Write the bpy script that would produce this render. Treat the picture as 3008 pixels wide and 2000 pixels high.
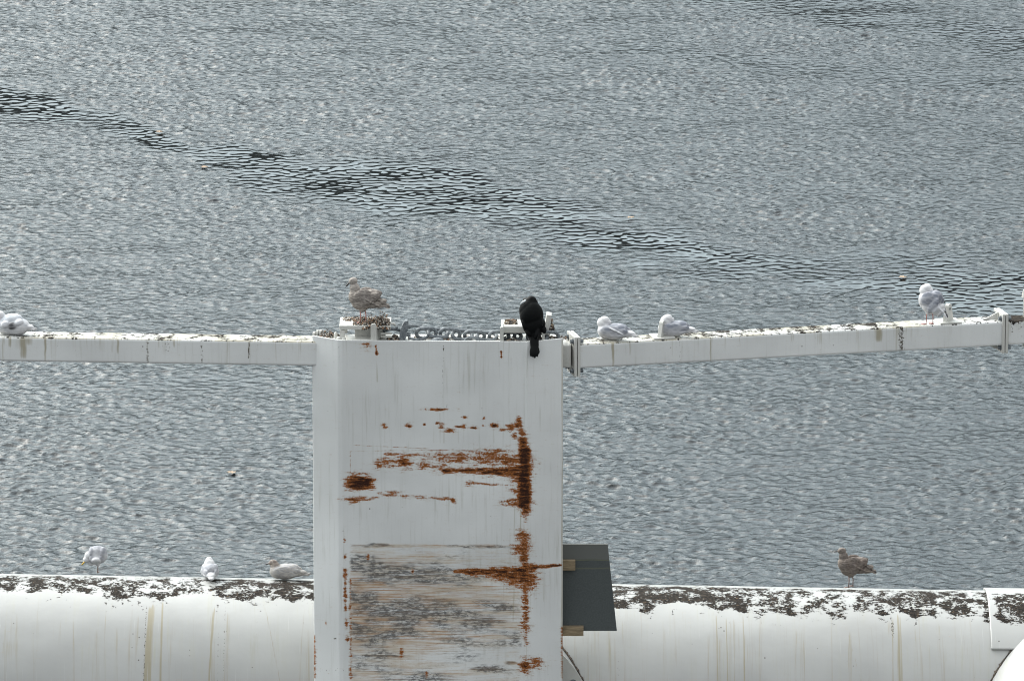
import bpy, bmesh, math, random
import numpy as np
from mathutils import Vector, Matrix
R_ = math.radians
random.seed(7); rng = np.random.default_rng(11)
scene = bpy.context.scene
for o in list(bpy.data.objects): bpy.data.objects.remove(o)
COL = scene.collection

# ------------------------------------------------------------------ camera
S = 0.0037                    # metres per photo pixel at the plate
DIST = 80.0
PITCH = R_(13.0)
F = DIST / S
CAM = Vector((0.0, -DIST*math.cos(PITCH), DIST*math.sin(PITCH)))
cd = bpy.data.cameras.new('camera'); cam = bpy.data.objects.new('camera', cd); COL.objects.link(cam)
cam.location = CAM; cam.rotation_euler = (math.pi/2 - PITCH, 0, 0)
cd.sensor_width = 36.0; cd.lens = 36.0*F/3008.0
cd.clip_start = 1.0; cd.clip_end = 20000.0
scene.camera = cam
FWD = Vector((0, math.cos(PITCH), -math.sin(PITCH))); UP = Vector((0, math.sin(PITCH), math.cos(PITCH)))
def ray(px, py):
    return FWD*F + Vector((1,0,0))*(px-1504.0) + UP*(1000.0-py)
def W(px, py, y=0.0):         # point seen at photo pixel px,py at depth plane y
    r = ray(px, py); t = (y - CAM.y)/r.y
    return CAM + r*t
def Wz(px, py, z):            # point at height z
    r = ray(px, py); t = (z - CAM.z)/r.z
    return CAM + r*t

# ------------------------------------------------------------------ world / sun / exposure
SUN_EL, SUN_AZ = R_(36.0), R_(-38.0)         # azimuth from +Y (away from camera) towards +X
sdir = Vector((math.sin(SUN_AZ)*math.cos(SUN_EL), math.cos(SUN_AZ)*math.cos(SUN_EL), math.sin(SUN_EL)))
world = bpy.data.worlds.new('World'); scene.world = world; world.use_nodes = True
nt = world.node_tree; nt.nodes.clear()
def wn(t, **k):
    n = nt.nodes.new(t)
    for a, b in k.items(): setattr(n, a, b)
    return n
L = nt.links.new
sky = wn('ShaderNodeTexSky', sky_type='NISHITA', sun_disc=False)
sky.sun_elevation = SUN_EL; sky.sun_rotation = SUN_AZ; sky.dust_density = 3.0; sky.air_density = 1.0
bg_sky = wn('ShaderNodeBackground'); bg_sky.inputs[1].default_value = 0.15
L(sky.outputs[0], bg_sky.inputs[0])
tc = wn('ShaderNodeTexCoord')
vm = wn('ShaderNodeVectorMath', operation='NORMALIZE'); L(tc.outputs['Generated'], vm.inputs[0])
dt = wn('ShaderNodeVectorMath', operation='DOT_PRODUCT'); L(vm.outputs[0], dt.inputs[0]); dt.inputs[1].default_value = (math.sin(R_(-46))*math.cos(R_(39)), math.cos(R_(-46))*math.cos(R_(39)), math.sin(R_(39)))   # bright thin cloud below the veiled sun
mx = wn('ShaderNodeMath', operation='MAXIMUM'); L(dt.outputs['Value'], mx.inputs[0]); mx.inputs[1].default_value = 0.0
pw = wn('ShaderNodeMath', operation='POWER'); L(mx.outputs[0], pw.inputs[0]); pw.inputs[1].default_value = 8.0
ml = wn('ShaderNodeMath', operation='MULTIPLY_ADD'); L(pw.outputs[0], ml.inputs[0]); ml.inputs[1].default_value = 12.5; ml.inputs[2].default_value = 1.30
# broken thin cloud in front of the blue
mp = wn('ShaderNodeMapping'); mp.inputs['Scale'].default_value = (1.0, 1.0, 2.2); L(vm.outputs[0], mp.inputs[0])
cn = wn('ShaderNodeTexNoise'); cn.inputs['Scale'].default_value = 3.2; cn.inputs['Detail'].default_value = 5.0; L(mp.outputs[0], cn.inputs[0])
cr = wn('ShaderNodeMapRange'); cr.inputs[1].default_value = 0.35; cr.inputs[2].default_value = 0.65; cr.inputs[3].default_value = 0.66; cr.inputs[4].default_value = 1.0
L(cn.outputs[0], cr.inputs[0])
bg_cl = wn('ShaderNodeBackground'); mc = wn('ShaderNodeMix', data_type='RGBA'); pc = wn('ShaderNodeMath', operation='MULTIPLY', use_clamp=True); L(pw.outputs[0], pc.inputs[0]); pc.inputs[1].default_value = 2.6; L(pc.outputs[0], mc.inputs[0]); mc.inputs[6].default_value = (0.90, 0.98, 1.03, 1); mc.inputs[7].default_value = (1.0, 1.005, 0.96, 1); L(mc.outputs[2], bg_cl.inputs[0])
mc.inputs[6].default_value = (0.785, 0.945, 1.01, 1)
sx = wn('ShaderNodeVectorMath', operation='DOT_PRODUCT'); L(vm.outputs[0], sx.inputs[0]); sx.inputs[1].default_value = (-0.5, 0.866, 0); fr = wn('ShaderNodeMapRange'); L(sx.outputs['Value'], fr.inputs[0]); fr.inputs[1].default_value = 0.0; fr.inputs[2].default_value = .8
mf = wn('ShaderNodeMix', data_type='RGBA'); L(fr.outputs[0], mf.inputs[0]); mf.inputs[6].default_value = (0.965, 0.99, 0.99, 1); L(mc.outputs[2], mf.inputs[7]); L(mf.outputs[2], bg_cl.inputs[0])
d2 = wn('ShaderNodeVectorMath', operation='DOT_PRODUCT'); L(vm.outputs[0], d2.inputs[0]); d2.inputs[1].default_value = sdir; m2 = wn('ShaderNodeMath', operation='MAXIMUM'); L(d2.outputs['Value'], m2.inputs[0]); m2.inputs[1].default_value = 0
p2 = wn('ShaderNodeMath', operation='POWER'); L(m2.outputs[0], p2.inputs[0]); p2.inputs[1].default_value = 26.0
h2 = wn('ShaderNodeMath', operation='MULTIPLY_ADD'); L(p2.outputs[0], h2.inputs[0]); h2.inputs[1].default_value = 2.6; bk = wn('ShaderNodeMath', operation='MULTIPLY_ADD'); L(fr.outputs[0], bk.inputs[0]); bk.inputs[1].default_value = 0.55; bk.inputs[2].default_value = 0.0; bs_ = wn('ShaderNodeMath', operation='ADD'); L(ml.outputs[0], bs_.inputs[0]); L(bk.outputs[0], bs_.inputs[1]); L(bs_.outputs[0], h2.inputs[2]); HALO = h2; 
L(HALO.outputs[0], bg_cl.inputs[1]); mix = wn('ShaderNodeMixShader'); L(cr.outputs[0], mix.inputs[0]); L(bg_sky.outputs[0], mix.inputs[1]); L(bg_cl.outputs[0], mix.inputs[2])
ow = wn('ShaderNodeOutputWorld'); L(mix.outputs[0], ow.inputs[0])
sd = bpy.data.lights.new('sun', 'SUN'); sun = bpy.data.objects.new('sun', sd); COL.objects.link(sun)
sd.energy = 0.5; sd.angle = R_(4.0); sd.color = (1.0, 0.965, 0.91)
sun.rotation_euler = sdir.to_track_quat('Z', 'Y').to_euler(); sun.location = (0, 30, 60)
scene.view_settings.view_transform = 'Standard'; scene.view_settings.look = 'None'
scene.cycles.filter_width = 1.05; scene.cycles.use_denoising = True
scene.view_settings.exposure = 0.0; scene.view_settings.gamma = 1.0

# ------------------------------------------------------------------ helpers
def tag(o, label=None, cat=None, group=None, kind=None):
    if label: o['label'] = label
    if cat: o['category'] = cat
    if group: o['group'] = group
    if kind: o['kind'] = kind
    return o
def empty(name, loc, **k):
    o = bpy.data.objects.new(name, None); o.location = loc; o.empty_display_size = 0.1
    COL.objects.link(o); return tag(o, **k)
def link(name, me, mat=None, parent=None, smooth=True, **k):
    o = bpy.data.objects.new(name, me); COL.objects.link(o)
    if mat is not None:
        for m in (mat if isinstance(mat, (list, tuple)) else [mat]): me.materials.append(m)
    if smooth: me.polygons.foreach_set('use_smooth', np.ones(len(me.polygons), bool))
    if parent is not None:
        o.parent = parent; o.matrix_parent_inverse = Matrix.Translation(-parent.location)
    return tag(o, **k)
class MB:
    """collects shapes into one mesh"""
    def __init__(s): s.bm = bmesh.new()
    def add(s, verts, faces, mi=0):
        vs = [s.bm.verts.new(v) for v in verts]
        for f in faces:
            try: s.bm.faces.new([vs[i] for i in f]).material_index = mi
            except ValueError: pass
        return vs
    def box(s, c, d, rot=None, bev=0.0, mi=0):
        t = bmesh.new(); bmesh.ops.create_cube(t, size=1.0)
        bmesh.ops.scale(t, vec=Vector(d), verts=t.verts)
        if bev: bmesh.ops.bevel(t, geom=list(t.edges), offset=bev, segments=2, profile=0.6, affect='EDGES')
        M = Matrix.Translation(c) @ (rot.to_4x4() if rot is not None else Matrix())
        s._merge(t, M, mi)
    def _merge(s, t, M, mi=0):
        t.verts.ensure_lookup_table(); t.faces.ensure_lookup_table(); t.verts.index_update()
        s.add([M @ v.co for v in t.verts], [[v.index for v in f.verts] for f in t.faces], mi); t.free()
    def prism(s, pts, off, mi=0):
        """closed polygon pts (3D) swept by vector off"""
        n = len(pts); off = Vector(off); a = [Vector(p) for p in pts]; b = [p+off for p in a]
        s.add(a+b, [list(range(n))[::-1], list(range(n, 2*n))] + [[i, (i+1) % n, n+(i+1) % n, n+i] for i in range(n)], mi)
    def tube(s, pts, rad, n=10, closed=False, mi=0, jit=0.0):
        pts = [Vector(p) for p in pts]; m = len(pts); rs = rad if isinstance(rad, (list, tuple)) else [rad]*m
        vs = []; ref = Vector((0.13, 0.21, 0.97))
        for i, p in enumerate(pts):
            a = pts[(i-1) % m] if (closed or i > 0) else p
            b = pts[(i+1) % m] if (closed or i < m-1) else p
            t = (b-a).normalized(); u = t.cross(ref)
            if u.length < 1e-3: u = t.cross(Vector((1, 0, 0)))
            u.normalize(); w = t.cross(u)
            for k in range(n):
                an = 2*math.pi*k/n; r = rs[i]*(1+random.uniform(-jit, jit))
                vs.append(p + u*math.cos(an)*r + w*math.sin(an)*r)
        fs = []
        for i in range(m if closed else m-1):
            j = (i+1) % m
            fs += [[i*n+k, i*n+(k+1) % n, j*n+(k+1) % n, j*n+k] for k in range(n)]
        if not closed: fs += [list(range(n))[::-1], [(m-1)*n+k for k in range(n)]]
        s.add(vs, fs, mi)
    def cyl(s, a, b, r, n=16, mi=0): s.tube([a, b], r, n, mi=mi)
    def ell(s, c, r, rot=None, sub=3, mi=0):
        t = bmesh.new(); bmesh.ops.create_icosphere(t, subdivisions=sub, radius=1.0)
        bmesh.ops.scale(t, vec=Vector(r), verts=t.verts)
        s._merge(t, Matrix.Translation(c) @ (rot.to_4x4() if rot is not None else Matrix()), mi)
    def mesh(s, name):
        bmesh.ops.recalc_face_normals(s.bm, faces=s.bm.faces)
        me = bpy.data.meshes.new(name); s.bm.to_mesh(me); s.bm.free(); return me
    def build(s, name, mat, parent=None, smooth=False, **k): return link(name, s.mesh(name), mat, parent, smooth, **k)
def auto_smooth(o, ang=35):
    me = o.data; bm = bmesh.new(); bm.from_mesh(me)
    for e in bm.edges: e.smooth = (len(e.link_faces) == 2 and e.calc_face_angle(0) < R_(ang))
    for f in bm.faces: f.smooth = True
    bm.to_mesh(me); bm.free()
def grid_mesh(name, P, uv=None, attrs=None, wrap=False):
    """P: (ny,nx,3) array -> quad mesh, uv (ny,nx,2), attrs dict of (ny,nx)"""
    ny, nx = P.shape[:2]; me = bpy.data.meshes.new(name)
    me.vertices.add(ny*nx); me.vertices.foreach_set('co', P.astype(np.float32).ravel())
    idx = np.arange(ny*nx).reshape(ny, nx)
    q = np.stack([idx[:-1, :-1], idx[:-1, 1:], idx[1:, 1:], idx[1:, :-1]], -1).reshape(-1, 4)
    me.loops.add(q.size); me.loops.foreach_set('vertex_index', q.ravel().astype(np.int32))
    me.polygons.add(len(q)); me.polygons.foreach_set('loop_start', (np.arange(len(q))*4).astype(np.int32))
    me.update(calc_edges=True)
    if uv is not None:
        a = me.attributes.new('wuv', 'FLOAT_VECTOR', 'POINT')
        v = np.zeros((ny*nx, 3), np.float32); v[:, :2] = uv.reshape(-1, 2); a.data.foreach_set('vector', v.ravel())
    for k, arr in (attrs or {}).items():
        a = me.attributes.new(k, 'FLOAT', 'POINT'); a.data.foreach_set('value', arr.astype(np.float32).ravel())
    return me
def vnoise(shape, cells, seed):
    """smooth value noise 0..1 of given shape with (cy,cx) cells"""
    r = np.random.default_rng(seed); cy, cx = int(max(1, cells[0])), int(max(1, cells[1]))
    g = r.random((cy+2, cx+2)); y = np.linspace(0, cy, shape[0]); x = np.linspace(0, cx, shape[1])
    yi = np.minimum(y.astype(int), cy); xi = np.minimum(x.astype(int), cx); fy = (y-yi); fx = (x-xi)
    fy = (fy*fy*(3-2*fy))[:, None]; fx = (fx*fx*(3-2*fx))[None]
    a = g[np.ix_(yi, xi)]; b = g[np.ix_(yi, xi+1)]; c = g[np.ix_(yi+1, xi)]; d = g[np.ix_(yi+1, xi+1)]
    return (a*(1-fx)+b*fx)*(1-fy) + (c*(1-fx)+d*fx)*fy

# ------------------------------------------------------------------ materials
class NT:
    def __init__(s, name):
        s.m = bpy.data.materials.new(name); s.m.use_nodes = True; s.t = s.m.node_tree; s.b = s.t.nodes['Principled BSDF']
    def n(s, t, ins=None, **k):
        n = s.t.nodes.new(t)
        for a, b in k.items(): setattr(n, a, b)
        for a, b in (ins or {}).items(): s.set(n.inputs[a], b)
        return n
    def set(s, sock, v):
        if isinstance(v, bpy.types.NodeSocket): s.t.links.new(v, sock)
        else:
            if hasattr(sock.default_value, '__len__') and len(sock.default_value) == 4 and len(v) == 3: v = (*v, 1)
            sock.default_value = v
    def math(s, op, a, b=None, c=None, clamp=False):
        n = s.n('ShaderNodeMath', operation=op, use_clamp=clamp); s.set(n.inputs[0], a)
        if b is not None: s.set(n.inputs[1], b)
        if c is not None: s.set(n.inputs[2], c)
        return n.outputs[0]
    def attr(s, name, out='Fac'): return s.n('ShaderNodeAttribute', attribute_name=name).outputs[out]
    def objc(s): return s.n('ShaderNodeTexCoord').outputs['Object']
    def map(s, v, scale=(1, 1, 1), loc=(0, 0, 0)):
        return s.n('ShaderNodeMapping', {'Vector': v, 'Scale': scale, 'Location': loc}).outputs[0]
    def noise(s, v, scale, detail=4, rough=0.55, dist=0.0):
        return s.n('ShaderNodeTexNoise', {'Vector': v, 'Scale': scale, 'Detail': detail, 'Roughness': rough, 'Distortion': dist}).outputs[0]
    def mr(s, x, a, b, c=0.0, d=1.0, smooth=True):
        n = s.n('ShaderNodeMapRange', interpolation_type='SMOOTHSTEP' if smooth else 'LINEAR')
        for i, v in enumerate((x, a, b, c, d)): s.set(n.inputs[i], v)
        return n.outputs[0]
    def mixc(s, f, a, b, mode='MIX'):
        n = s.n('ShaderNodeMix', data_type='RGBA', blend_type=mode); s.set(n.inputs[0], f); s.set(n.inputs[6], a); s.set(n.inputs[7], b)
        return n.outputs[2]
    def bump(s, h, strength, dist=0.01, prev=None):
        n = s.n('ShaderNodeBump', {'Height': h, 'Strength': strength, 'Distance': dist})
        if prev is not None: s.t.links.new(prev, n.inputs['Normal'])
        return n.outputs[0]
    def out(s, color=None, rough=None, normal=None, **k):
        if color is not None: s.set(s.b.inputs['Base Color'], color)
        if rough is not None: s.set(s.b.inputs['Roughness'], rough)
        if normal is not None: s.set(s.b.inputs['Normal'], normal)
        for a, b in k.items(): s.set(s.b.inputs[a.replace('_', ' ')], b)
        return s.m

def mat_painted(name, base=(0.635, 0.65, 0.65), uvattr=True, crust_scale=34.0, streak=0.35):
    """white paint with vertical dirt, and crust / rust / drip / scrape patches where the mesh attributes say"""
    m = NT(name); v = m.attr('wuv', 'Vector') if uvattr else m.objc()
    big = m.noise(v, 0.9, 3); fine = m.noise(v, 90, 4, 0.7)
    col = m.mixc(m.mr(big, .3, .7), base, tuple(c*0.86 for c in base))
    col = m.mixc(m.mr(fine, .35, .75, 0, .10), col, (0.40, 0.41, 0.39))
    # faint vertical run marks
    st = m.noise(m.map(v, (9, .35, 9)), 3.0, 5, 0.65); sel = m.noise(m.map(v, (.9, .7, .9)), 2.0, 3)
    col = m.mixc(m.math('MULTIPLY', m.mr(st, .50, .72, 0, streak), m.mr(sel, .35, .65)), col, (0.33, 0.33, 0.28))
    st2 = m.noise(m.map(v, (40, .5, 40), (7, 3, 1)), 3.0, 3, 0.5)
    col = m.mixc(m.mr(st2, .66, .8, 0, .35), col, (0.78, 0.79, 0.79))
    sp = m.n('ShaderNodeTexVoronoi', {'Vector': v, 'Scale': 9.0, 'Randomness': 1.0}); spn = m.noise(v, 3.0, 2)
    col = m.mixc(m.math('MULTIPLY', m.mr(sp.outputs['Distance'], .10, .045), m.mr(spn, .56, .62)), col, (0.07, 0.055, 0.05))
    h = None
    if uvattr:
        # scrape: long horizontal scratches down to tan primer and grey
        sc = m.attr('scrape'); hs = m.noise(m.map(v, (1.3, 24, 1)), 2.2, 6, 0.72); h2 = m.noise(m.map(v, (5, 60, 1), (3, 8, 0)), 2.4, 5, 0.75)
        pat = m.noise(m.map(v, (1.1, 3.2, 1), (2, 9, 0)), 1.5, 3, .6); wash = m.noise(m.map(v, (.8, 9, 1), (1, 5, 0)), 1.5, 4, .65)
        lines = m.noise(m.map(v, (1.0, 48, 1)), 2.0, 7, .78); lines2 = m.noise(m.map(v, (1.6, 95, 1), (5, 2, 0)), 2.0, 4, .7)
        pit = m.noise(m.map(v, (7, 20, 1), (8, 1, 0)), 2.0, 7, .8)
        on = m.mr(m.math('ADD', sc, m.math('MULTIPLY_ADD', pit, .9, -.45)), .22, .55)
        col = m.mixc(m.math('MULTIPLY', on, m.mr(wash, .42, .60, 0, .46)), col, (0.46, 0.35, 0.205))
        gz = m.mr(m.math('ADD', pat, m.math('MULTIPLY', sc, .35)), .62, .80)
        col = m.mixc(m.math('MULTIPLY', m.math('MULTIPLY', on, gz), m.mr(pit, .46, .54, 0, .88)), col, (0.075, 0.083, 0.09))
        col = m.mixc(m.math('MULTIPLY', on, m.mr(m.math('ADD', lines, m.math('MULTIPLY', sc, .22)), .60, .70, 0, .85)), col, m.mixc(m.mr(pat, .42, .56), (0.34, 0.19, 0.085), (0.11, 0.085, 0.065)))
        col = m.mixc(m.math('MULTIPLY', on, m.mr(m.math('ADD', lines2, m.math('MULTIPLY', sc, .15)), .72, .82, 0, .7)), col, (0.62, 0.60, 0.54))
        # small dark pock marks inside the scraped area
        pk = m.noise(m.map(v, (26, 60, 1), (4, 2, 0)), 1.0, 4, 0.6)
        col = m.mixc(m.math('MULTIPLY', m.mr(m.math('ADD', pk, m.math('MULTIPLY', sc, .16)), .73, .79), .85), col, (0.10, 0.11, 0.115))
        # drips
        dr = m.attr('drip'); dn = m.noise(m.map(v, (60, 1.4, 1)), 1.0, 4, 0.65)
        dm = m.mr(m.math('ADD', m.math('MULTIPLY', dn, .8), dr), .68, 1.08)
        col = m.mixc(m.math('MULTIPLY', dm, .72), col, (0.24, 0.205, 0.115))
        ds = m.attr('dots'); dd = m.noise(m.map(v, (60, 42, 1)), 1.0, 3, 0.6)
        col = m.mixc(m.mr(m.math('ADD', dd, m.math('MULTIPLY', ds, .45)), .86, .92), col, (0.07, 0.06, 0.045))
        # crust (mussel shell, droppings, algae)
        ca = m.attr('crust'); c1 = m.noise(v, crust_scale*.22, 6, 0.72); c2 = m.noise(m.map(v, (1, 1.6, 1)), crust_scale, 4, 0.7)
        cs = m.math('MULTIPLY_ADD', m.math('ADD', m.math('MULTIPLY', c1, .68), m.math('MULTIPLY', c2, .34)), 2.4, -.73)
        cm = m.mr(m.math('ADD', cs, ca), .99, 1.04)
        tone = m.noise(v, 30, 5, 0.8)
        ccol = m.mixc(m.mr(tone, .40, .58), (0.009, 0.009, 0.009), (0.040, 0.033, 0.027)); ccol = m.mixc(m.mr(tone, .60, .68), ccol, (0.27, 0.18, 0.10))
        ccol = m.mixc(m.mr(c2, .66, .72), ccol, (0.5, 0.48, 0.45))
        col = m.mixc(cm, col, ccol)
        # rust
        ra = m.attr('rust'); r1 = m.noise(m.map(v, (.55, 2.4, 1)), 14, 8, 0.80); r2 = m.noise(v, 55, 4, 0.7)
        rs = m.math('MULTIPLY_ADD', m.math('ADD', m.math('MULTIPLY', r1, .72), m.math('MULTIPLY', r2, .28)), 2.6, -.75)
        rsum = m.math('ADD', rs, ra)
        rm = m.mr(rsum, .93, .975); halo = m.mr(rsum, .70, .95, 0, .42)
        rcol = m.mixc(m.mr(rsum, 1.03, 1.28), (0.29, 0.105, 0.032), (0.028, 0.013, 0.010)); rcol = m.mixc(m.mr(r2, .56, .7, 0, .6), rcol, (0.34, 0.15, 0.055))
        col = m.mixc(halo, col, (0.40, 0.32, 0.24)); col = m.mixc(rm, col, rcol)
        h = m.math('ADD', m.math('MULTIPLY', cm, m.math('ADD', c2, .6)), m.math('MULTIPLY', rm, m.math('ADD', m.math('MULTIPLY', r2, .5), -.35)))
        rgh = m.math('ADD', 0.42, m.math('MULTIPLY', m.math('MAXIMUM', cm, rm), 0.45))
    else: rgh = 0.45
    nb = m.bump(m.noise(v, 3.0, 3), 0.25, 0.02)
    if h is not None: nb = m.bump(h, 0.8, 0.014, nb)
    if uvattr: return m.out(col, rgh, nb, Specular_IOR_Level=m.math('MULTIPLY_ADD', m.math('MAXIMUM', cm, rm), -.42, .5))
    return m.out(col, rgh, nb)

def mat_simple(name, c1, c2, scale=20, rough=0.5, metal=0.0, bump=0.3, dist=0.004, lo=.35, hi=.65, stretch=(1, 1, 1)):
    m = NT(name); v = m.map(m.objc(), stretch); n = m.noise(v, scale, 5, 0.65)
    return m.out(m.mixc(m.mr(n, lo, hi), c1, c2), rough, m.bump(n, bump, dist), Metallic=metal)
M_PAINT = mat_painted('weathered_white_paint', (0.655, 0.67, 0.665), streak=.5)
M_TRIM = mat_painted('white_paint_fittings', (0.52, 0.52, 0.49), uvattr=False, streak=.5)
M_GALV = mat_simple('galvanised_steel', (0.075, 0.088, 0.10), (0.18, 0.20, 0.215), 30, 0.6, 0.1)
M_DARKSTEEL = mat_simple('dark_oily_steel', (0.03, 0.05, 0.055), (0.10, 0.12, 0.12), 30, 0.5, 0.2)
M_CRUST = mat_simple('crust_dark', (0.025, 0.024, 0.022), (0.13, 0.10, 0.075), 40, 0.9, 0, 0.8, 0.006)
M_WOOD = mat_simple('weathered_timber', (0.15, 0.115, 0.07), (0.27, 0.21, 0.13), 6, 0.8, 0, 0.5, 0.004, stretch=(1, 6, 8))

def mat_debris():
    m = NT('shell_debris'); oi = m.n('ShaderNodeTexVoronoi', {'Vector': m.objc(), 'Scale': 55.0})
    g = m.n('ShaderNodeValToRGB'); m.t.links.new(oi.outputs['Color'], g.inputs[0]); e = g.color_ramp; e.interpolation = 'CONSTANT'
    for p, c in ((0, (.03, .028, .027)), (.30, (.11, .09, .07)), (.46, (.26, .15, .09)), (.58, (.07, .065, .06)), (.70, (.52, .49, .44)), (.82, (.33, .26, .18))):
        x = e.elements.new(p) if p else e.elements[0]; x.color = (*c, 1)
    return m.out(g.outputs[0], 0.85, m.bump(m.noise(m.objc(), 80, 4), .6, .005))
M_DEBRIS = mat_debris()

def mat_panel():
    m = NT('dark_fender_board'); v = m.objc(); n = m.noise(v, 60, 5, .8); sep = m.n('ShaderNodeSeparateXYZ', {'Vector': v})
    z = sep.outputs['Z']; x = sep.outputs['X']
    col = m.mixc(m.mr(n, .35, .65), (0.026, 0.034, 0.034), (0.040, 0.050, 0.050))
    wob = m.math('ADD', z, m.math('MULTIPLY', m.noise(v, 9, 3), .02))
    # paler grey strip across the top and a greenish line under it
    col = m.mixc(m.mr(wob, -.155, -.148, 0, .75), col, (0.085, 0.088, 0.080))
    line = m.math('MULTIPLY', m.mr(wob, -.168, -.160), m.mr(wob, -.150, -.158)); col = m.mixc(m.math('MULTIPLY', line, .6), col, (0.10, 0.105, 0.055))
    line2 = m.math('MULTIPLY', m.mr(wob, -.262, -.250), m.mr(wob, -.236, -.246)); col = m.mixc(m.math('MULTIPLY', line2, .4), col, (0.10, 0.105, 0.055))
    def spot(cx, cz, r, c, cc, a):
        nonlocal col
        d = m.n('ShaderNodeVectorMath', {0: v, 1: (cx, 0, cz)}, operation='DISTANCE').outputs['Value']
        dd = m.math('ADD', d, m.math('MULTIPLY', m.noise(v, 45, 4, .7), .06)); col = m.mixc(m.mr(dd, r+.035, r+.015, 0, a), col, cc)
    spot(.45, -.20, .025, 0, (0.26, 0.28, 0.08), .9); spot(.50, -.90, .02, 0, (.16, .17, .13), .8)
    return m.out(col, 0.6, m.bump(n, .3, .002))
M_PANEL = mat_panel()

# ------------------------------------------------------------------ water
WATER_Z = -4.75
def slick_mask(X, Y):
    """band of smoother water, drawn as points of the photo projected on the water plane"""
    pts = [(-250, 285, 56), (60, 322, 52), (330, 375, 40), (560, 445, 15), (750, 495, 48), (1050, 545, 78), (1300, 590, 72), (1600, 650, 62),
           (1900, 715, 60), (2200, 765, 62), (2500, 810, 68), (2800, 858, 78), (3100, 900, 80), (3500, 950, 90)]
    m = np.zeros_like(X)
    P = [Wz(a, b, WATER_Z) for a, b, _ in pts]; Wd = [abs(Wz(a, b-c, WATER_Z).y - Wz(a, b+c, WATER_Z).y)/2 for a, b, c in pts]
    xs = np.array([p.x for p in P]); ys = np.array([p.y for p in P]); ws = np.array(Wd)
    cy = np.interp(X, xs, ys); w = np.interp(X, xs, ws)
    n1 = vnoise(X.shape, (16, 12), 5)-.5; n2 = vnoise(X.shape, (60, 44), 6)-.5
    d = np.abs(Y-cy)/w/1.12 + n1*1.3 + n2*1.2
    m = np.clip((1.15-d)/0.75, 0, 1)
    # fainter smooth streaks up in the right corner and thin ones elsewhere
    for (x0, y0, x1, y1, hw, amp) in ((1950, -60, 3100, 150, 45, .55), (1900, 150, 2900, 250, 22, .32), (-100, 1150, 900, 1110, 22, .35), (1700, 470, 3050, 640, 22, .2),
                                      (900, 400, 1500, 470, 20, .3)):
        A = Wz(x0, y0, WATER_Z); B = Wz(x1, y1, WATER_Z)
        t = np.clip((X-A.x)/(B.x-A.x), -.2, 1.2); c = A.y+(B.y-A.y)*t
        hwm = abs(Wz(x0, y0-hw, WATER_Z).y - Wz(x0, y0+hw, WATER_Z).y)/2
        d2 = np.abs(Y-c)/hwm + n1*1.4 + n2*1.2
        m = np.maximum(m, amp*np.clip((1.1-d2)/.6, 0, 1)*((X > min(A.x, B.x)-.5) & (X < max(A.x, B.x)+.5)))
    return m*.95*np.clip(.45+1.1*vnoise(X.shape, (34, 16), 55), 0, 1)
def wave_field(nx, ny, dx, dy, lo, hi, p, seed, aniso=(1.0, 1.0), tilt=0.0, chop=0.0):
    r = np.random.default_rng(seed)
    kx = np.fft.fftfreq(nx, dx)*2*np.pi; ky = np.fft.fftfreq(ny, dy)*2*np.pi
    KX, KY = np.meshgrid(kx, ky); c, s_ = math.cos(tilt), math.sin(tilt)
    A = KX*c+KY*s_; B = -KX*s_+KY*c
    K = np.sqrt(KX**2+KY**2)+1e-6
    klo, khi = 2*np.pi/hi, 2*np.pi/lo
    D = (B**2*aniso[1]+A**2*aniso[0])/K**2
    amp = K**(-p)*D*np.exp(-(klo/K)**4)*np.exp(-(K/khi)**4)
    H = amp*(r.normal(size=K.shape)+1j*r.normal(size=K.shape)); H[0, 0] = 0
    h = np.real(np.fft.ifft2(H)); Hs = np.fft.fft2(h)
    sx = np.real(np.fft.ifft2(1j*KX*Hs)); sy = np.real(np.fft.ifft2(1j*KY*Hs)); rms = math.sqrt((sx**2+sy**2).mean())
    Dx = np.real(np.fft.ifft2(-1j*KX/K*Hs)); Dy = np.real(np.fft.ifft2(-1j*KY/K*Hs))
    return h/rms, Dx/rms, Dy/rms
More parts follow.
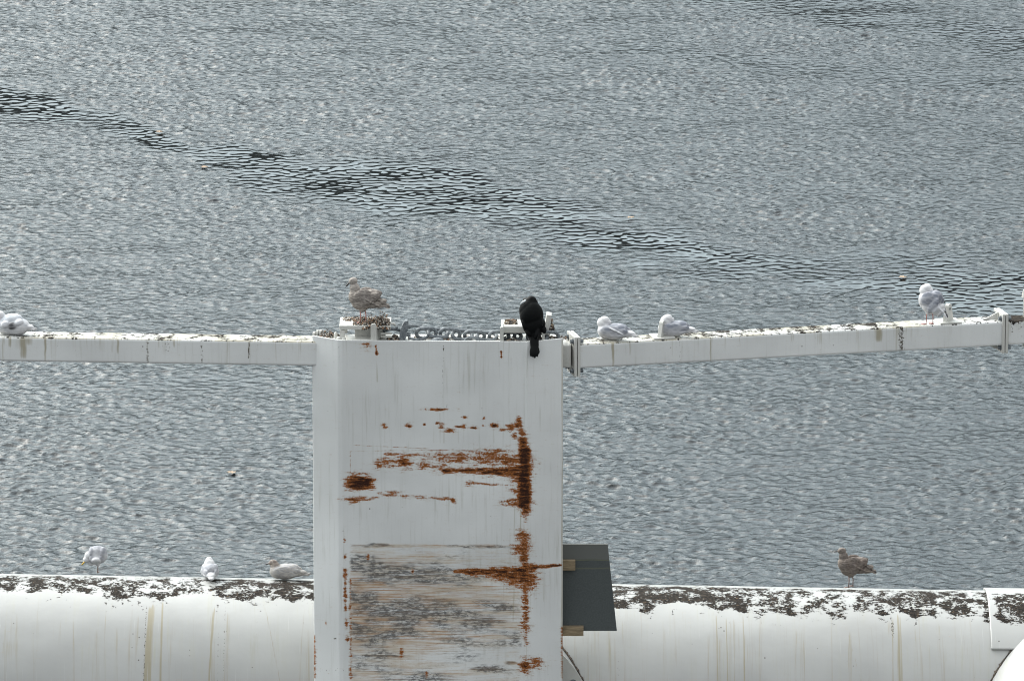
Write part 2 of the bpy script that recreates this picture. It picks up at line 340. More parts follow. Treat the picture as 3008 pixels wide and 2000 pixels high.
def build_water():
    nx, ny, dx, dy = 1080, 1850, 0.025, 0.0275
    x = (np.arange(nx)-nx/2)*dx; y = 2.5+np.arange(ny)*dy
    X, Y = np.meshgrid(x, y); m = slick_mask(X, Y)
    a = wave_field(nx, ny, dx, dy, 0.055, 0.20, 1.9, 1, (0.6, 1.0), 0.16)
    e = wave_field(nx, ny, dx, dy, 0.09, 0.32, 2.2, 8, (0.75, 1.0), 0.22)
    e2 = wave_field(nx, ny, dx, dy, 0.10, 0.42, 2.3, 18, (0.6, 1.0), 0.2); near = np.clip((30-Y)/18, 0, 1)
    e = [e[i]*np.sqrt(1-near*.25)+e2[i]*np.sqrt(near*.25) for i in range(3)]
    b = wave_field(nx, ny, dx, dy, 0.13, 0.27, 2.3, 2, (0.95, 1.0), -0.05)
    g = wave_field(nx, ny, dx, dy, 0.5, 2.6, 2.6, 3, (0.6, 1.0), 0.35)
    gust = 0.80+0.40*vnoise(X.shape, (26, 14), 21)
    A = (1-m)*0.095*gust; B = m*0.056; G = 0.020*(1-.4*m); Q = (1-m)*0.158*gust**1.6
    Z, DX, DY = (A*a[i]+B*b[i]+G*g[i]+Q*e[i] for i in range(3))
    ed = np.minimum(np.minimum(X-X.min(), X.max()-X)/.8, np.minimum(Y-Y.min(), Y.max()-Y)/.8); ed = np.clip(ed, 0, 1)
    P = np.stack([X-.75*DX*ed, Y-.75*DY*ed, WATER_Z+Z*ed], -1)
    me = grid_mesh('water', P, attrs={'slick': m})
    x0, x1, y0, y1 = x[0], x[-1], y[0], y[-1]; big = 4000
    bm = bmesh.new(); bm.from_mesh(me)
    ring = [(-big, -big), (big, -big), (big, big), (-big, big)]
    inn = [(x0, y0), (x1, y0), (x1, y1), (x0, y1)]
    ro = [bm.verts.new((u, v, WATER_Z)) for u, v in ring]; ri = [bm.verts.new((u, v, WATER_Z)) for u, v in inn]
    for i in range(4):
        j = (i+1) % 4; bm.faces.new((ro[i], ro[j], ri[j], ri[i]))
    bm.to_mesh(me); bm.free()
    M = NT('sea_water'); gm = M.n('ShaderNodeNewGeometry').outputs['Position']; sl = M.attr('slick')
    n1 = M.noise(M.map(gm, (1, .8, 1)), 26, 3, .6); n2 = M.noise(gm, 7.0, 3, .6)
    inv = M.math('SUBTRACT', 1.0, sl)
    nb = M.n('ShaderNodeBump', {'Height': n1, 'Distance': 0.02, 'Strength': M.math('MULTIPLY', inv, 0.4)}).outputs[0]
    # ruffled micro-facets of the windy parts are rougher than the smooth band
    rg = M.math('ADD', 0.05, M.math('MULTIPLY', inv, 0.04))
    mat = M.out((0.0035, 0.0055, 0.0065), rg, nb, IOR=1.38)
    link('water', me, mat, kind='structure')
build_water()

def build_hills():
    """dark wooded far shore, mirrored in the smooth water"""
    nx, ny = 180, 24; x = np.linspace(-1500, 1500, nx); t = np.linspace(0, 1, ny)
    X, T = np.meshgrid(x, t); rid = 105+45*vnoise((ny, nx), (1, 9), 31)+10*vnoise((ny, nx), (1, 60), 32)
    Z = WATER_Z-1+rid*np.sin(T*np.pi/2)**.8*(0.92+.12*vnoise((ny, nx), (10, 120), 33)); Z[0] = WATER_Z-1
    Y = 420+160*T+X*0.06+12*vnoise((ny, nx), (8, 40), 34)
    me = grid_mesh('hills', np.stack([X, Y, Z], -1)); M = NT('far_woods'); v = M.objc()
    n = M.noise(v, .05, 6, .7); n2 = M.n('ShaderNodeTexVoronoi', {'Vector': v, 'Scale': .12}).outputs['Distance']
    link('hills', me, M.out(M.mixc(M.mr(n, .35, .65), (.006, .008, .007), (.017, .019, .016)), .9, M.bump(n2, 1, 4)), kind='structure')
build_hills()

# ------------------------------------------------------------------ face plate of the column
def blob(A, PX, PY, cx, cy, rx, ry, amp, pw=2.0, rot=0.0):
    c, s_ = math.cos(rot), math.sin(rot); dx = PX-cx; dy = PY-cy; u = (dx*c+dy*s_)/rx; v = (-dx*s_+dy*c)/ry
    np.maximum(A, amp*np.exp(-(np.abs(u)**pw+np.abs(v)**pw)), out=A)
def line(A, PX, PY, x0, y0, x1, y1, w0, w1, amp, pw=2.0):
    L_ = math.hypot(x1-x0, y1-y0); ux, uy = (x1-x0)/L_, (y1-y0)/L_
    t = ((PX-x0)*ux+(PY-y0)*uy)/L_; d = np.abs(-(PX-x0)*uy+(PY-y0)*ux); w = w0+(w1-w0)*np.clip(t, 0, 1)
    e = np.where(t < 0, -t*L_/max(w0, 4), np.where(t > 1, (t-1)*L_/max(w1, 4), 0))
    np.maximum(A, amp*np.exp(-(d/w)**pw-e**2), out=A)
COLX = (W(918, 1000).x, W(1655, 1000).x)
BOT = -6.0
def plate_y(px):
    return np.interp(px, [917, 935, 955, 975, 992, 1005, 1060, 1500, 1535, 1552, 1575, 1600, 1630, 1656],
                     [.235, .183, .126, .070, .024, .008, 0.002, -.050, -.055, -.050, -.022, .012, .060, .105])
def build_column():
    root = empty('steel_column', (W(1287, 1000).x, .25, BOT), label='tall white steel column with rust-streaked scraped face plate between the two beams', cat='column')
    px = np.arange(917, 1656.1, 2.2); nz = 640
    zs = np.linspace(0, -4.05, nz); zs = np.append(zs, BOT)
    PX, ZZ = np.meshgrid(px, zs); YY = plate_y(PX); xs = (PX-1504)*S
    XX = xs*(1+YY/DIST*math.cos(PITCH))
    PY = 1000-ZZ*math.cos(PITCH)/S - YY*math.sin(PITCH)/S
    P = np.stack([XX, YY, ZZ], -1)
    base = lambda: np.zeros_like(PX)
    rust, scr, drip, dots, crust = base(), base(), base(), base(), base()
    B = lambda *a, **k: blob(rust, PX, PY, *a, **k); Ln = lambda *a, **k: line(rust, PX, PY, *a, **k)
    B0, L0 = B, Ln
    B = lambda cx, cy, rx, ry, a, **k: B0(cx, cy, rx*1.25+1.5, ry*1.3+1.5, a+.03, **k)
    Ln = lambda a, b, c, d, w0, w1, am, **k: L0(a, b, c, d, w0*1.35+1, w1*1.35+1, am+.02, **k)
    # heavy rust down the right seam
    Ln(1536, 1290, 1546, 1500, 12, 14, .66); Ln(1540, 1322, 1540, 1480, 15, 18, .75, pw=3); Ln(1522, 1228, 1534, 1270, 7, 7, .52); Ln(1534, 1270, 1542, 1330, 11, 12, .50)
    Ln(1540, 1480, 1545, 1535, 12, 6, .36); Ln(1543, 1590, 1546, 1720, 9, 8, .47); Ln(1543, 1720, 1546, 1900, 7, 7, .385); Ln(1536, 1580, 1545, 1690, 20, 10, .56)
    Ln(1300, 1384, 1545, 1384, 6, 13, .62); Ln(1420, 1388, 1545, 1386, 8, 20, .66); Ln(1480, 1352, 1545, 1362, 14, 26, .54)
    B(1520, 1478, 45, 12, .5, pw=3); B(1528, 1445, 32, 14, .46); B(1510, 1440, 22, 5, .48); B(1524, 1410, 30, 16, .5)
    # tapered rust tongue of the lower gouge
    Ln(1335, 1682, 1540, 1692, 5, 24, .60); Ln(1440, 1690, 1545, 1705, 7, 34, .60); Ln(1350, 1684, 1545, 1680, 4, 10, .66); B(1530, 1615, 30, 22, .50); Ln(1545, 1672, 1650, 1664, 9, 2.2, .62)
    B(1560, 1675, 14, 18, .60)
    Ln(1542, 1718, 1545, 1830, 11, 10, .50); B(1540, 1845, 16, 22, .50); B(1545, 1965, 18, 22, .62); B(1575, 1955, 26, 16, .52)
    # left blotch and others
    B(1055, 1421, 36, 17, .74, pw=4); B(1050, 1395, 34, 7, .45); B(1045, 1468, 40, 7, .52); Ln(1025, 1478, 1110, 1462, 5, 3, .44); Ln(1110, 1452, 1320, 1468, 5, 5, .40); B(1155, 1450, 26, 5, .50)
    B(1140, 1358, 36, 16, .50); B(1188, 1358, 28, 20, .54); B(1110, 1368, 12, 10, .46); B(1245, 1365, 30, 14, .44); B(1290, 1372, 26, 20, .46); B(1330, 1345, 90, 18, .41, pw=3); B(1440, 1345, 70, 24, .45, pw=3)
    B(1380, 1422, 14, 9, .5); Ln(1380, 1420, 1490, 1427, 4, 2, .44); Ln(1130, 1335, 1245, 1337, 4, 3, .44); Ln(1245, 1337, 1400, 1340, 4, 4, .38)
    for a, b, c, d in ((1285, 1203, 42, 3), (1365, 1225, 8, 3), (1362, 1253, 7, 6), (1421, 1228, 3, 3), (1128, 1250, 8, 6), (1200, 1250, 9, 6), (1283, 1244, 4, 3), (1320, 1265, 16, 7), (1295, 1252, 8, 8), (1350, 1253, 16, 3),
                       (1388, 1256, 12, 3), (1452, 1250, 13, 7), (1478, 1262, 10, 5), (1500, 1255, 14, 12), (1520, 1250, 12, 14), (1512, 1280, 8, 8), (1418, 1250, 6, 2), (1246, 1247, 3, 3), (1330, 1472, 8, 8), (1430, 1336, 40, 4)):
        B(a, b, c, d, .56)
    # left seam dots
    for a, b, r in ((1009, 1590, 4), (1010, 1640, 5), (1011, 1690, 9), (1010, 1735, 6), (1011, 1790, 6), (1013, 1838, 8), (1016, 1884, 7), (1012, 1756, 7), (1024, 1790, 6), (1025, 1980, 8), (1176, 1926, 8), (1250, 1990, 6), (1210, 1683, 4), (1078, 1640, 6), (952, 1838, 3)):
        B(a, b, r*.7, r*1.6, .52)
    Ln(1010, 1680, 1010, 1770, 5, 4, .48); Ln(1026, 1700, 1026, 2000, 3, 5, .36); Ln(917, 1880, 918, 2000, 4, 4, .45); Ln(1653, 1850, 1655, 2000, 4, 4, .46)
    Ln(1104, 1015, 1106, 1042, 2.5, 3, .58); B(1075, 1010, 16, 5, .46); B(1076, 1014, 20, 14, .33); Ln(1472, 1032, 1473, 1050, 2, 2.5, .58)
    for q in ((1027, 1326, 1300, 1322), (1300, 1322, 1545, 1328), (1027, 1328, 1028, 1420), (1030, 1308, 1250, 1318)): L0(*q, 1.6, 1.6, .40)
    # scraped zone
    inside = 1/(1+np.exp(-(PX-1022)/4))*1/(1+np.exp((PX-1538)/6))
    z1 = 1/(1+np.exp(-(PY-1600)/5)); lr = np.interp(PX, [1020, 1250, 1400, 1540], [1.0, .9, .72, .66])
    prof = np.interp(PY, [1590, 1604, 1615, 1640, 1680, 1720, 1800, 1880, 1930, 1960, 2010, 2100, 2400, 2800], [0, .80, .42, .52, .62, .70, .78, .74, .48, .48, .6, .5, .3, 0])
    scr = np.maximum(scr, inside*z1*prof*lr)
    for a, b, c, d, e in ((1110, 1604, 45, 7, .95), (1420, 1608, 120, 8, .8), (1420, 1830, 120, 10, .9), (1480, 1790, 60, 20, .85), (1400, 1780, 90, 30, .8), (1110, 1720, 60, 14, .95), (1430, 1975, 60, 12, 1.0), (1300, 1830, 100, 12, .8), (1500, 1955, 24, 8, .9),
                          (1130, 1935, 120, 6, .95), (1200, 1700, 110, 12, .85), (1300, 1990, 200, 8, .7)):
        blob(scr, PX, PY, a, b, c, d, e*.95)
    for xx, y0, y1, w, a in ((1252, 1020, 1120, 2.4, .66), (1254, 1060, 1140, 1.8, .5)): pass
    line(dots, PX, PY, 1302, 1017, 1303, 1030, 4, 3, 1.0); line(dots, PX, PY, 1303, 1050, 1298, 1130, 3, 3, .74); line(dots, PX, PY, 1300, 1160, 1300, 1175, 2, 2, .7)
    line(dots, PX, PY, 995, 1015, 996, 1060, 2, 2, .75); line(dots, PX, PY, 986, 1025, 985, 1110, 2, 2, .5); line(dots, PX, PY, 962, 1150, 962, 1380, 2, 2, .60)
    line(dots, PX, PY, 1598, 1880, 1600, 2000, 60, 60, .34); line(dots, PX, PY, 920, 1980, 1010, 1975, 12, 16, .55); blob(dots, PX, PY, 979, 1884, 6, 3, 1.2)
    blob(dots, PX, PY, 1570, 1935, 70, 24, .42); blob(dots, PX, PY, 1470, 1800, 90, 60, .33)
    # run marks
    line(drip, PX, PY, 1104, 1045, 1108, 1120, 3, 5, .42); line(drip, PX, PY, 1652, 1000, 1654, 2000, 7, 8, .50); line(drip, PX, PY, 1465, 1720, 1466, 1900, 10, 12, .25)
    for xx in (1275, 1283, 1292, 1303, 1330, 1345, 1362, 1372, 1450, 1128, 1180, 1202): line(drip, PX, PY, xx, 1215 if 1270 < xx < 1310 else 1258, xx, 1300, 3, 5, .36)
    for xx, y0, y1, am in ((1530, 1500, 1590, .5), (1512, 1495, 1570, .42), (1545, 1560, 1600, .5), (1062, 1440, 1540, .34), (1040, 1440, 1500, .36), (1180, 1375, 1450, .3), (1300, 1390, 1470, .34), (1350, 1392, 1440, .32), (1440, 1395, 1470, .34), (1500, 1400, 1480, .4),
                             (1480, 1715, 1800, .42), (1510, 1725, 1830, .45), (1400, 1700, 1760, .34), (1545, 1860, 1940, .45), (1012, 1700, 1900, .36), (1560, 1690, 1800, .34)):
        line(drip, PX, PY, xx, y0, xx+random.uniform(-3, 3), y1, 5, 3, am)
    for k in range(34):
        xx = random.uniform(925, 1650); y0 = random.choice((1008, 1010, 1490, 1700, 1060)); line(drip, PX, PY, xx, y0, xx, y0+random.uniform(60, 320), random.uniform(2, 7), 3, random.uniform(.14, .30))
    line(drip, PX, PY, 1590, 1668, 1600, 1760, 12, 22, .36); line(drip, PX, PY, 1500, 1500, 1545, 1505, 14, 20, .30)
    # surface slightly dented where it was struck
    dent = np.zeros_like(PX); blob(dent, PX, PY, 1440, 1690, 110, 40, .012); blob(dent, PX, PY, 1100, 1420, 70, 30, .007); blob(dent, PX, PY, 1440, 1370, 100, 40, .008); blob(dent, PX, PY, 1280, 1800, 220, 120, .012)
    P[..., 1] += dent + .006*(vnoise(PX.shape, (9, 5), 41)-.5)
    # welded seam ridge on the right bend
    P[..., 1] -= .008*np.exp(-((PX-1548)/3.0)**2)
    UV = np.stack([PX*S, PY*S], -1)
    me = grid_mesh('face_plate', P[:, ::-1], UV[:, ::-1], {'rust': rust[:, ::-1], 'scrape': scr[:, ::-1], 'drip': drip[:, ::-1], 'dots': dots[:, ::-1], 'crust': crust[:, ::-1]})
    o = link('face_plate', me, M_PAINT, root, label='broad white face plate with rust patches and scraped lower part')
    md = o.modifiers.new('thick', 'SOLIDIFY'); md.thickness = 0.018; md.offset = -1.0
    # make sure thickness goes backwards (away from the camera)
    n = me.polygons[0].normal
    md.offset = -1.0 if n.y < 0 else 1.0
    # hollow body with deck behind the plate
    b = MB(); x0, x1 = W(930, 1000).x, W(1640, 1000).x
    b.prism([(x0, .27, -.045), (x0+.25, .05, -.045), (x1-.25, .02, -.045), (x1, .16, -.045), (x1, .5, -.045), (x0, .5, -.045)], (0, 0, BOT+.045))
    b.build('column_body', M_TRIM, root, label='white boxed body of the column with its deck')
    return root
column = build_column()
DECK = -.045

# ------------------------------------------------------------------ square tube beams
def tube_profile(h, d, r, n=4):
    pts = []
    for cx, cz, a0 in ((d/2-r, h/2-r, 0), (-d/2+r, h/2-r, 90), (-d/2+r, -h/2+r, 180), (d/2-r, -h/2+r, 270)):
        for k in range(n+1): a = R_(a0+90*k/n); pts.append((cx+r*math.cos(a), cz+r*math.sin(a)))
    return pts
def beam_tube(name, A, B, h, d, parent, runs, seed, lab=None):
    """rounded square tube A->B (centre line), with stains; runs = [(u metres, kind, amount, width)]"""
    A = Vector(A); B = Vector(B); ax = (B-A); Ln = ax.length; t = ax.normalized(); side = Vector((0, 0, 1)).cross(t).normalized(); up = t.cross(side)
    if side.y < 0: side = -side
    up = Vector((0, 0, 1)); prof = []
    # densify the profile so that stains can be painted on vertices
    base = tube_profile(h, d, .024, 5); per = 0; pl = [0]
    P2 = base+[base[0]]
    dense = []
    for i in range(len(P2)-1):
        a, b = P2[i], P2[i+1]; l = math.hypot(b[0]-a[0], b[1]-a[1]); n = max(1, int(l/.008))
        for k in range(n): dense.append((a[0]+(b[0]-a[0])*k/n, a[1]+(b[1]-a[1])*k/n))
    dense.append(P2[-1]); D = np.array(dense); nu = int(Ln/.012); U = np.linspace(0, Ln, nu)
    arc = np.concatenate([[0], np.cumsum(np.hypot(*np.diff(D, axis=0).T))])
    UU, VV = np.meshgrid(U, arc); DX = np.repeat(D[:, :1], nu, 1); DZ = np.repeat(D[:, 1:], nu, 1)
    P = np.array(A)[None, None]+UU[..., None]*np.array(t)+DX[..., None]*np.array(side)+DZ[..., None]*np.array(up)
    top = (DZ > h/2-.012).astype(float); front = (DX < -d/2+.03).astype(float); z = np.zeros_like(UU)
    rz = np.random.default_rng(seed); crust = z.copy(); drip = z.copy(); dots = z.copy(); rust = z.copy()
    clump = vnoise(UU.shape, (1, Ln*2.2), seed)*.6+vnoise(UU.shape, (1, Ln*7), seed+1)*.4
    back = np.clip((DX+d/2)/d, 0, 1)
    crust = np.where(top > 0, .34+.28*clump*(.55+.45*back), -.2)
    depth = (h/2-DZ)
    runs = list(runs)+[(rz.uniform(0, Ln), 'y' if rz.random() < .75 else 'd', rz.uniform(.22, .48), rz.uniform(.008, .07)) for _ in range(int(Ln*7))]
    drip = np.where(top > 0, .30+.42*vnoise(UU.shape, (3, Ln*5), seed+9), 0)
    for u, kind, amp, w in runs:
        wob = .003*np.sin(depth*21+u*9)+.0015*np.sin(depth*57+u*5); ext = 1.0 if rz.random() < .45 else 1/(1+np.exp((depth-h*rz.uniform(.35, .95))/.012))
        g = np.exp(-((UU-u-wob)/w)**2)*ext
        if kind == 'y': drip = np.maximum(drip, amp*g*front*np.clip(1.1-depth/h*.35, 0, 1))
        if kind == 'd': dots = np.maximum(dots, amp*g*front)
        if kind == 'c': crust = np.maximum(crust, amp*g*np.exp(-np.clip(depth, 0, 1)/.05))
        if kind == 'C': crust = np.maximum(crust, amp*g*front)
    UV = np.stack([UU+seed, VV*0+depth+DX*1.0], -1)
    me = grid_mesh(name, P, UV, {'rust': rust, 'scrape': z, 'drip': drip, 'dots': dots, 'crust': crust})
    bm = bmesh.new(); bm.from_mesh(me)
    bmesh.ops.remove_doubles(bm, verts=bm.verts, dist=1e-5)
    bmesh.ops.holes_fill(bm, edges=[e for e in bm.edges if len(e.link_faces) == 1])
    bmesh.ops.recalc_face_normals(bm, faces=bm.faces); bm.to_mesh(me); bm.free()
    return link(name, me, M_PAINT, parent, label=lab) if lab else link(name, me, M_PAINT, parent)
BH, BD = .272, .31
def beam_center(px, py_top_front, y):
    """centre of the tube whose front top edge is seen at px,py when its front face stands at depth y"""
    p = W(px, py_top_front, y); return Vector((p.x, y+BD/2, p.z-BH/2))
def bolt(b, c, axis, r=.022, l=.03):
    c = Vector(c); a = Vector(axis); b.tube([c, c+a*l], r, 6); b.tube([c-a*.004, c+a*.004], r*1.35, 12)

# left beam: constant height, further away towards the left
zt = W(918, 1004, .2).z
def y_for(px, py, z):  # depth where height z shows at px,py
    return Wz(px, py, z).y
A = Vector((W(-60, 989, y_for(-60, 989, zt)).x, y_for(-60, 989, zt)+BD/2, zt-BH/2)); Bp = Vector((W(935, 1004, .2).x, .2+BD/2, zt-BH/2))
A0 = A.copy(); A = Bp+(A-Bp)*1.55
bl = empty('steel_beam', A, label='white square steel beam with yellow runs, left of the column', cat='beam', group='horizontal beams of the boom')
def px_u(px, A, B, x_at=None): return (px-1504)*S*(1+.3/DIST) - A.x
runs = [(px_u(p, A, Bp), k, a, w) for p, k, a, w in ((10, 'y', .55, .02), (32, 'y', .6, .03), (70, 'y', .75, .05), (88, 'y', .55, .06), (135, 'y', .75, .015), (160, 'y', .4, .09), (172, 'd', .5, .03), (222, 'y', .4, .03), (225, 'd', .5, .03), (285, 'd', .55, .03),
        (302, 'y', .35, .10), (333, 'y', .45, .03), (350, 'y', .65, .02), (437, 'd', .9, .02), (437, 'y', .5, .02), (497, 'd', .7, .05), (515, 'y', .5, .03), (598, 'd', .85, .02), (598, 'y', .4, .02), (737, 'd', 1.0, .016), (737, 'y', .5, .02), (763, 'd', .5, .03), (765, 'y', .35, .04),
        (867, 'y', .3, .05), (862, 'd', .4, .02), (222, 'c', .50, .05), (440, 'c', .52, .07), (500, 'c', .5, .1), (395, 'c', .45, .1), (600, 'c', .46, .05), (740, 'c', .5, .06))]
beam_tube('beam_tube', A, Bp, BH, BD, bl, runs, 3)
# right beam
zr = W(1688, 1012, .2).z
yR1 = y_for(2938, 945, zr)
A2 = Vector((W(1689, 1012, .2).x, .2+BD/2, zr-BH/2)); B2 = Vector((W(2940, 945, yR1).x, yR1+BD/2, zr-BH/2))
br = empty('steel_beam', A2, label='long white square steel beam rising to the right of the column, gulls on it', cat='beam', group='horizontal beams of the boom')
def u2(px): return (px-1689)/(2940-1689)*(B2-A2).length
runs = [(u2(p), k, a, w) for p, k, a, w in ((1790, 'y', .75, .02), (1839, 'y', .5, .02), (1808, 'd', .35, .03), (1985, 'd', .55, .06), (1975, 'y', .3, .05), (2075, 'y', .75, .012), (2115, 'y', .35, .04), (2210, 'y', .35, .03), (2380, 'd', .55, .02), (2380, 'y', .35, .05),
        (2568, 'y', .72, .06), (2560, 'd', .4, .04), (2622, 'y', .5, .04), (2636, 'd', .95, .05), (2636, 'C', .48, .03), (2570, 'c', .62, .05), (2530, 'c', .52, .1), (2625, 'c', .55, .08), (2360, 'c', .48, .12), (2140, 'c', .45, .06), (1960, 'c', .45, .1), (2700, 'y', .3, .03), (1940, 'y', .25, .05))]
beam_tube('beam_tube', A2, B2, BH, BD, br, runs, 9)
tR = (B2-A2).normalized()
# short stub from the column to the flange, belongs to the column
b = MB(); A3 = Vector((W(1640, 1012, .2).x, .2+BD/2, zr-BH/2)); b.box((A3+A2)/2-Vector((.012, 0, 0)), ((A2-A3).x-.06, BD-.03, BH-.01), bev=.02)
b.build('beam_stub', M_TRIM, column)
def flange_pair(P, t, parent_l, parent_r, hgt=.50, wid=.46):
    """two bolted plates facing each other; one belongs to each side"""
    side = Vector((0, 0, 1)).cross(t).normalized(); rot = Matrix((t, side, Vector((0, 0, 1)))).transposed()
    up = Vector((0, 0, 1))
    for par, off in ((parent_l, -.019), (parent_r, .019)):
        b = MB(); b.box(P+t*off, (.030, wid, hgt), rot, bev=.004); o = b.build('flange', M_TRIM, par)
    for sx in (-1, 1):
        for sz in (-1, 1):
            c = P+side*sx*(wid/2-.055)+up*sz*(hgt/2-.055)
            b = MB(); bolt(b, c+t*.036, t, .026, .04); bolt(b, c-t*.036, -t, .024, .03); o = b.build('bolt', M_GALV, parent_r); auto_smooth(o)
PF1 = Vector((A2.x-.012, A2.y-.01, zr-BH/2+.0)); flange_pair(PF1, tR, column, br, .44, .34)
PF2 = Vector((B2.x+.012, B2.y, zr-BH/2)); 
bs = empty('steel_beam', B2, label='grimy short end of white beam beyond the bolted flange at the right frame edge', cat='beam', group='horizontal beams of the boom')
flange_pair(PF2, tR, br, bs, .44, .34)
B3 = B2+tR*3.5
beam_tube('beam_tube', PF2+tR*.03, B3, BH*.98, BD*.96, bs, [(.05, 'c', .75, .5), (.05, 'd', .7, .03), (.0, 'y', .5, .06), (.15, 'C', .30, .1), (.12, 'y', .35, .12)], 15)
# gusset webs below and above the right flange
for sgn, zz in ((1, zr+.07), (-1, zr-BH-.06)):
    b = MB(); x = PF2-tR*.04; b.prism([x+Vector((0, -.015, 0))+Vector((0, 0, (zr if sgn > 0 else zr-BH)-x.z)), x-tR*.16+Vector((0, -.015, 0))+Vector((0, 0, (zr if sgn > 0 else zr-BH)-x.z)),
              x+Vector((0, -.015, zz+sgn*.01-x.z))], (0, .02, 0)); b.build('gusset', M_TRIM, br)
# post at the very edge of the frame
pe = W(3006, 1060, yR1+.25); b = MB(); pb = W(3012, 905, yR1+.25)
po = empty('railing_post', (pb.x, pb.y, zr), label='white post cut off by the right frame edge at the end of the beam', cat='post')
b.box(Vector((pb.x, pb.y, zr-.06)), (.05, .05, .56), bev=.008); b.build('post', M_TRIM, po)
b = MB(); b.tube([Vector((pb.x, pb.y-.0, zr+.22)), Vector((pb.x, pb.y, zr+.30))], [.045, .03], 12); b.build('post_cap', M_TRIM, po)

# pad eyes on the right beam
def pad_eye(px, parent, yaw, w=.075, h=.17):
    u = u2(px); base = A2+tR*u; zt_ = zr
    M = Matrix.Rotation(yaw, 3, 'Z'); c = Vector((base.x, base.y-.02, zt_))
    b = MB(); b.box(c+Vector((0, 0, .009)), (.24, .24, .018), Matrix.Rotation(math.atan2(tR.y, tR.x), 3, 'Z'), bev=.003); o1 = b.build('base_plate', M_TRIM, parent)
    pts = [(-.095, 0), (.095, 0)]+[(.045*math.cos(a)+.0, h-.045+.045*math.sin(a)) for a in np.linspace(.1, math.pi-.1, 9)]
    b = MB(); P = [c+M @ Vector((p[0], -.022, p[1]+.018)) for p in pts]; b.prism(P, M @ Vector((0, .044, 0))); b.build('eye_plate', M_TRIM, parent)
    hb = MB(); hb.tube([c+M @ Vector((0, -.0235, h-.04)), c+M @ Vector((0, .0235, h-.04))], .016, 12); hb.build('eye_hole', M_DARKSTEEL, parent)
pad_eye(1943, br, R_(68)); pad_eye(2785, br, R_(62), h=.19)

# ------------------------------------------------------------------ fittings on the deck
def debris(name, boxes, n, parent=None, lab=None, seed=1, mat=None, size=(.007, .019), hgt=.03):
    """loose mussel shell and nest litter: many small angular flakes, one object"""
    r = random.Random(seed); b = MB()
    for (c, d, frac) in boxes:
        for i in range(int(n*frac)):
            ux, uy = r.uniform(-.5, .5), r.uniform(-.5, .5); p = Vector((c[0]+ux*d[0], c[1]+uy*d[1], c[2]+abs(r.gauss(0, .55))*hgt*d[2]*max(.1, 1-(2*ux)**2)))
            s = r.uniform(*size); t = bmesh.new(); bmesh.ops.create_icosphere(t, subdivisions=1, radius=1)
            for v in t.verts: v.co *= r.uniform(.7, 1.2)
            Mx = Matrix.Translation(p) @ Matrix.Rotation(r.uniform(0, 6.3), 4, Vector((r.random(), r.random(), r.random()+.1)).normalized()) @ Matrix.Diagonal((s, s*.6, s*.35, 1))
            b._merge(t, Mx)
    o = b.build(name, mat or M_DEBRIS, parent); 
    if lab: tag(o, lab, 'debris', kind='stuff')
    return o
def PX(px): return (px-1504)*S
# left mounting bracket (table shaped) with the brown gull on it
tz = .115
lb = empty('mounting_bracket', (PX(1072), .3, DECK), label='white table-shaped steel bracket covered in shell litter at the left end of the deck', cat='bracket', group='brackets on the column deck')
b = MB(); b.box((PX(1072), .33, tz), (.56, .42, .045), bev=.006); b.build('top_plate', M_TRIM, lb)
b = MB(); b.box((PX(1005), .14, (tz+DECK)/2-.01), (.055, .03, tz-DECK-.045), bev=.003); b.build('leg', M_TRIM, lb)
b = MB(); b.box((PX(1010), .50, (tz+DECK)/2-.01), (.055, .03, tz-DECK-.045), bev=.003); b.build('leg', M_TRIM, lb)
b = MB(); b.box((PX(1086), .36, (tz+DECK)/2-.0), (.335, .20, tz-DECK-.05), bev=.004); b.build('box_section', M_TRIM, lb)
def lug(px, ztop, y, parent, w=.062, t=.03):
    b = MB(); x = PX(px); z0 = DECK
    pts = [(x-w/2, z0), (x+w/2, z0)]+[(x+w/2*math.cos(a), ztop-w/2*.7+w/2*.7*math.sin(a)) for a in np.linspace(0, math.pi, 9)]
    b.prism([(p[0], y, p[1]) for p in pts], (0, t, 0)); o = b.build('lug', M_TRIM, parent); auto_smooth(o, 40)
lug(1097, .175, .03, lb); 
b = MB(); b.prism([(PX(1102), .06, DECK), (PX(1112), .30, DECK), (PX(1110), .30, tz+.0), (PX(1102), .06, .13)], (.012, 0, 0)); b.build('web', M_TRIM, lb)
b = MB(); b.prism([(PX(1036), .02, -.042), (PX(1092), .02, -.042), (PX(1096), .20, -.02), (PX(1045), .20, -.02)], (0, 0, .02)); b.build('ramp_plate', M_TRIM, lb)
for px_, zz in ((1130, .04), (1131, .005)):
    b = MB(); b.cyl((PX(1118), .16, zz), (PX(1150), .16, zz), .012, 10); o = b.build('pin', M_TRIM, lb); auto_smooth(o)
debris('shell_litter', [((PX(1090), .29, tz+.020), (.40, .32, 1.1), .5), ((PX(1122), .21, tz+.018), (.17, .17, 3.0), .3), ((PX(1040), .43, tz+.022), (.26, .18, .4), .12), ((PX(1104), .115, tz-.012), (.30, .015, 1.3), .2)], 1700,
       lab='loose mussel shell and litter heaped on the left bracket', seed=3)
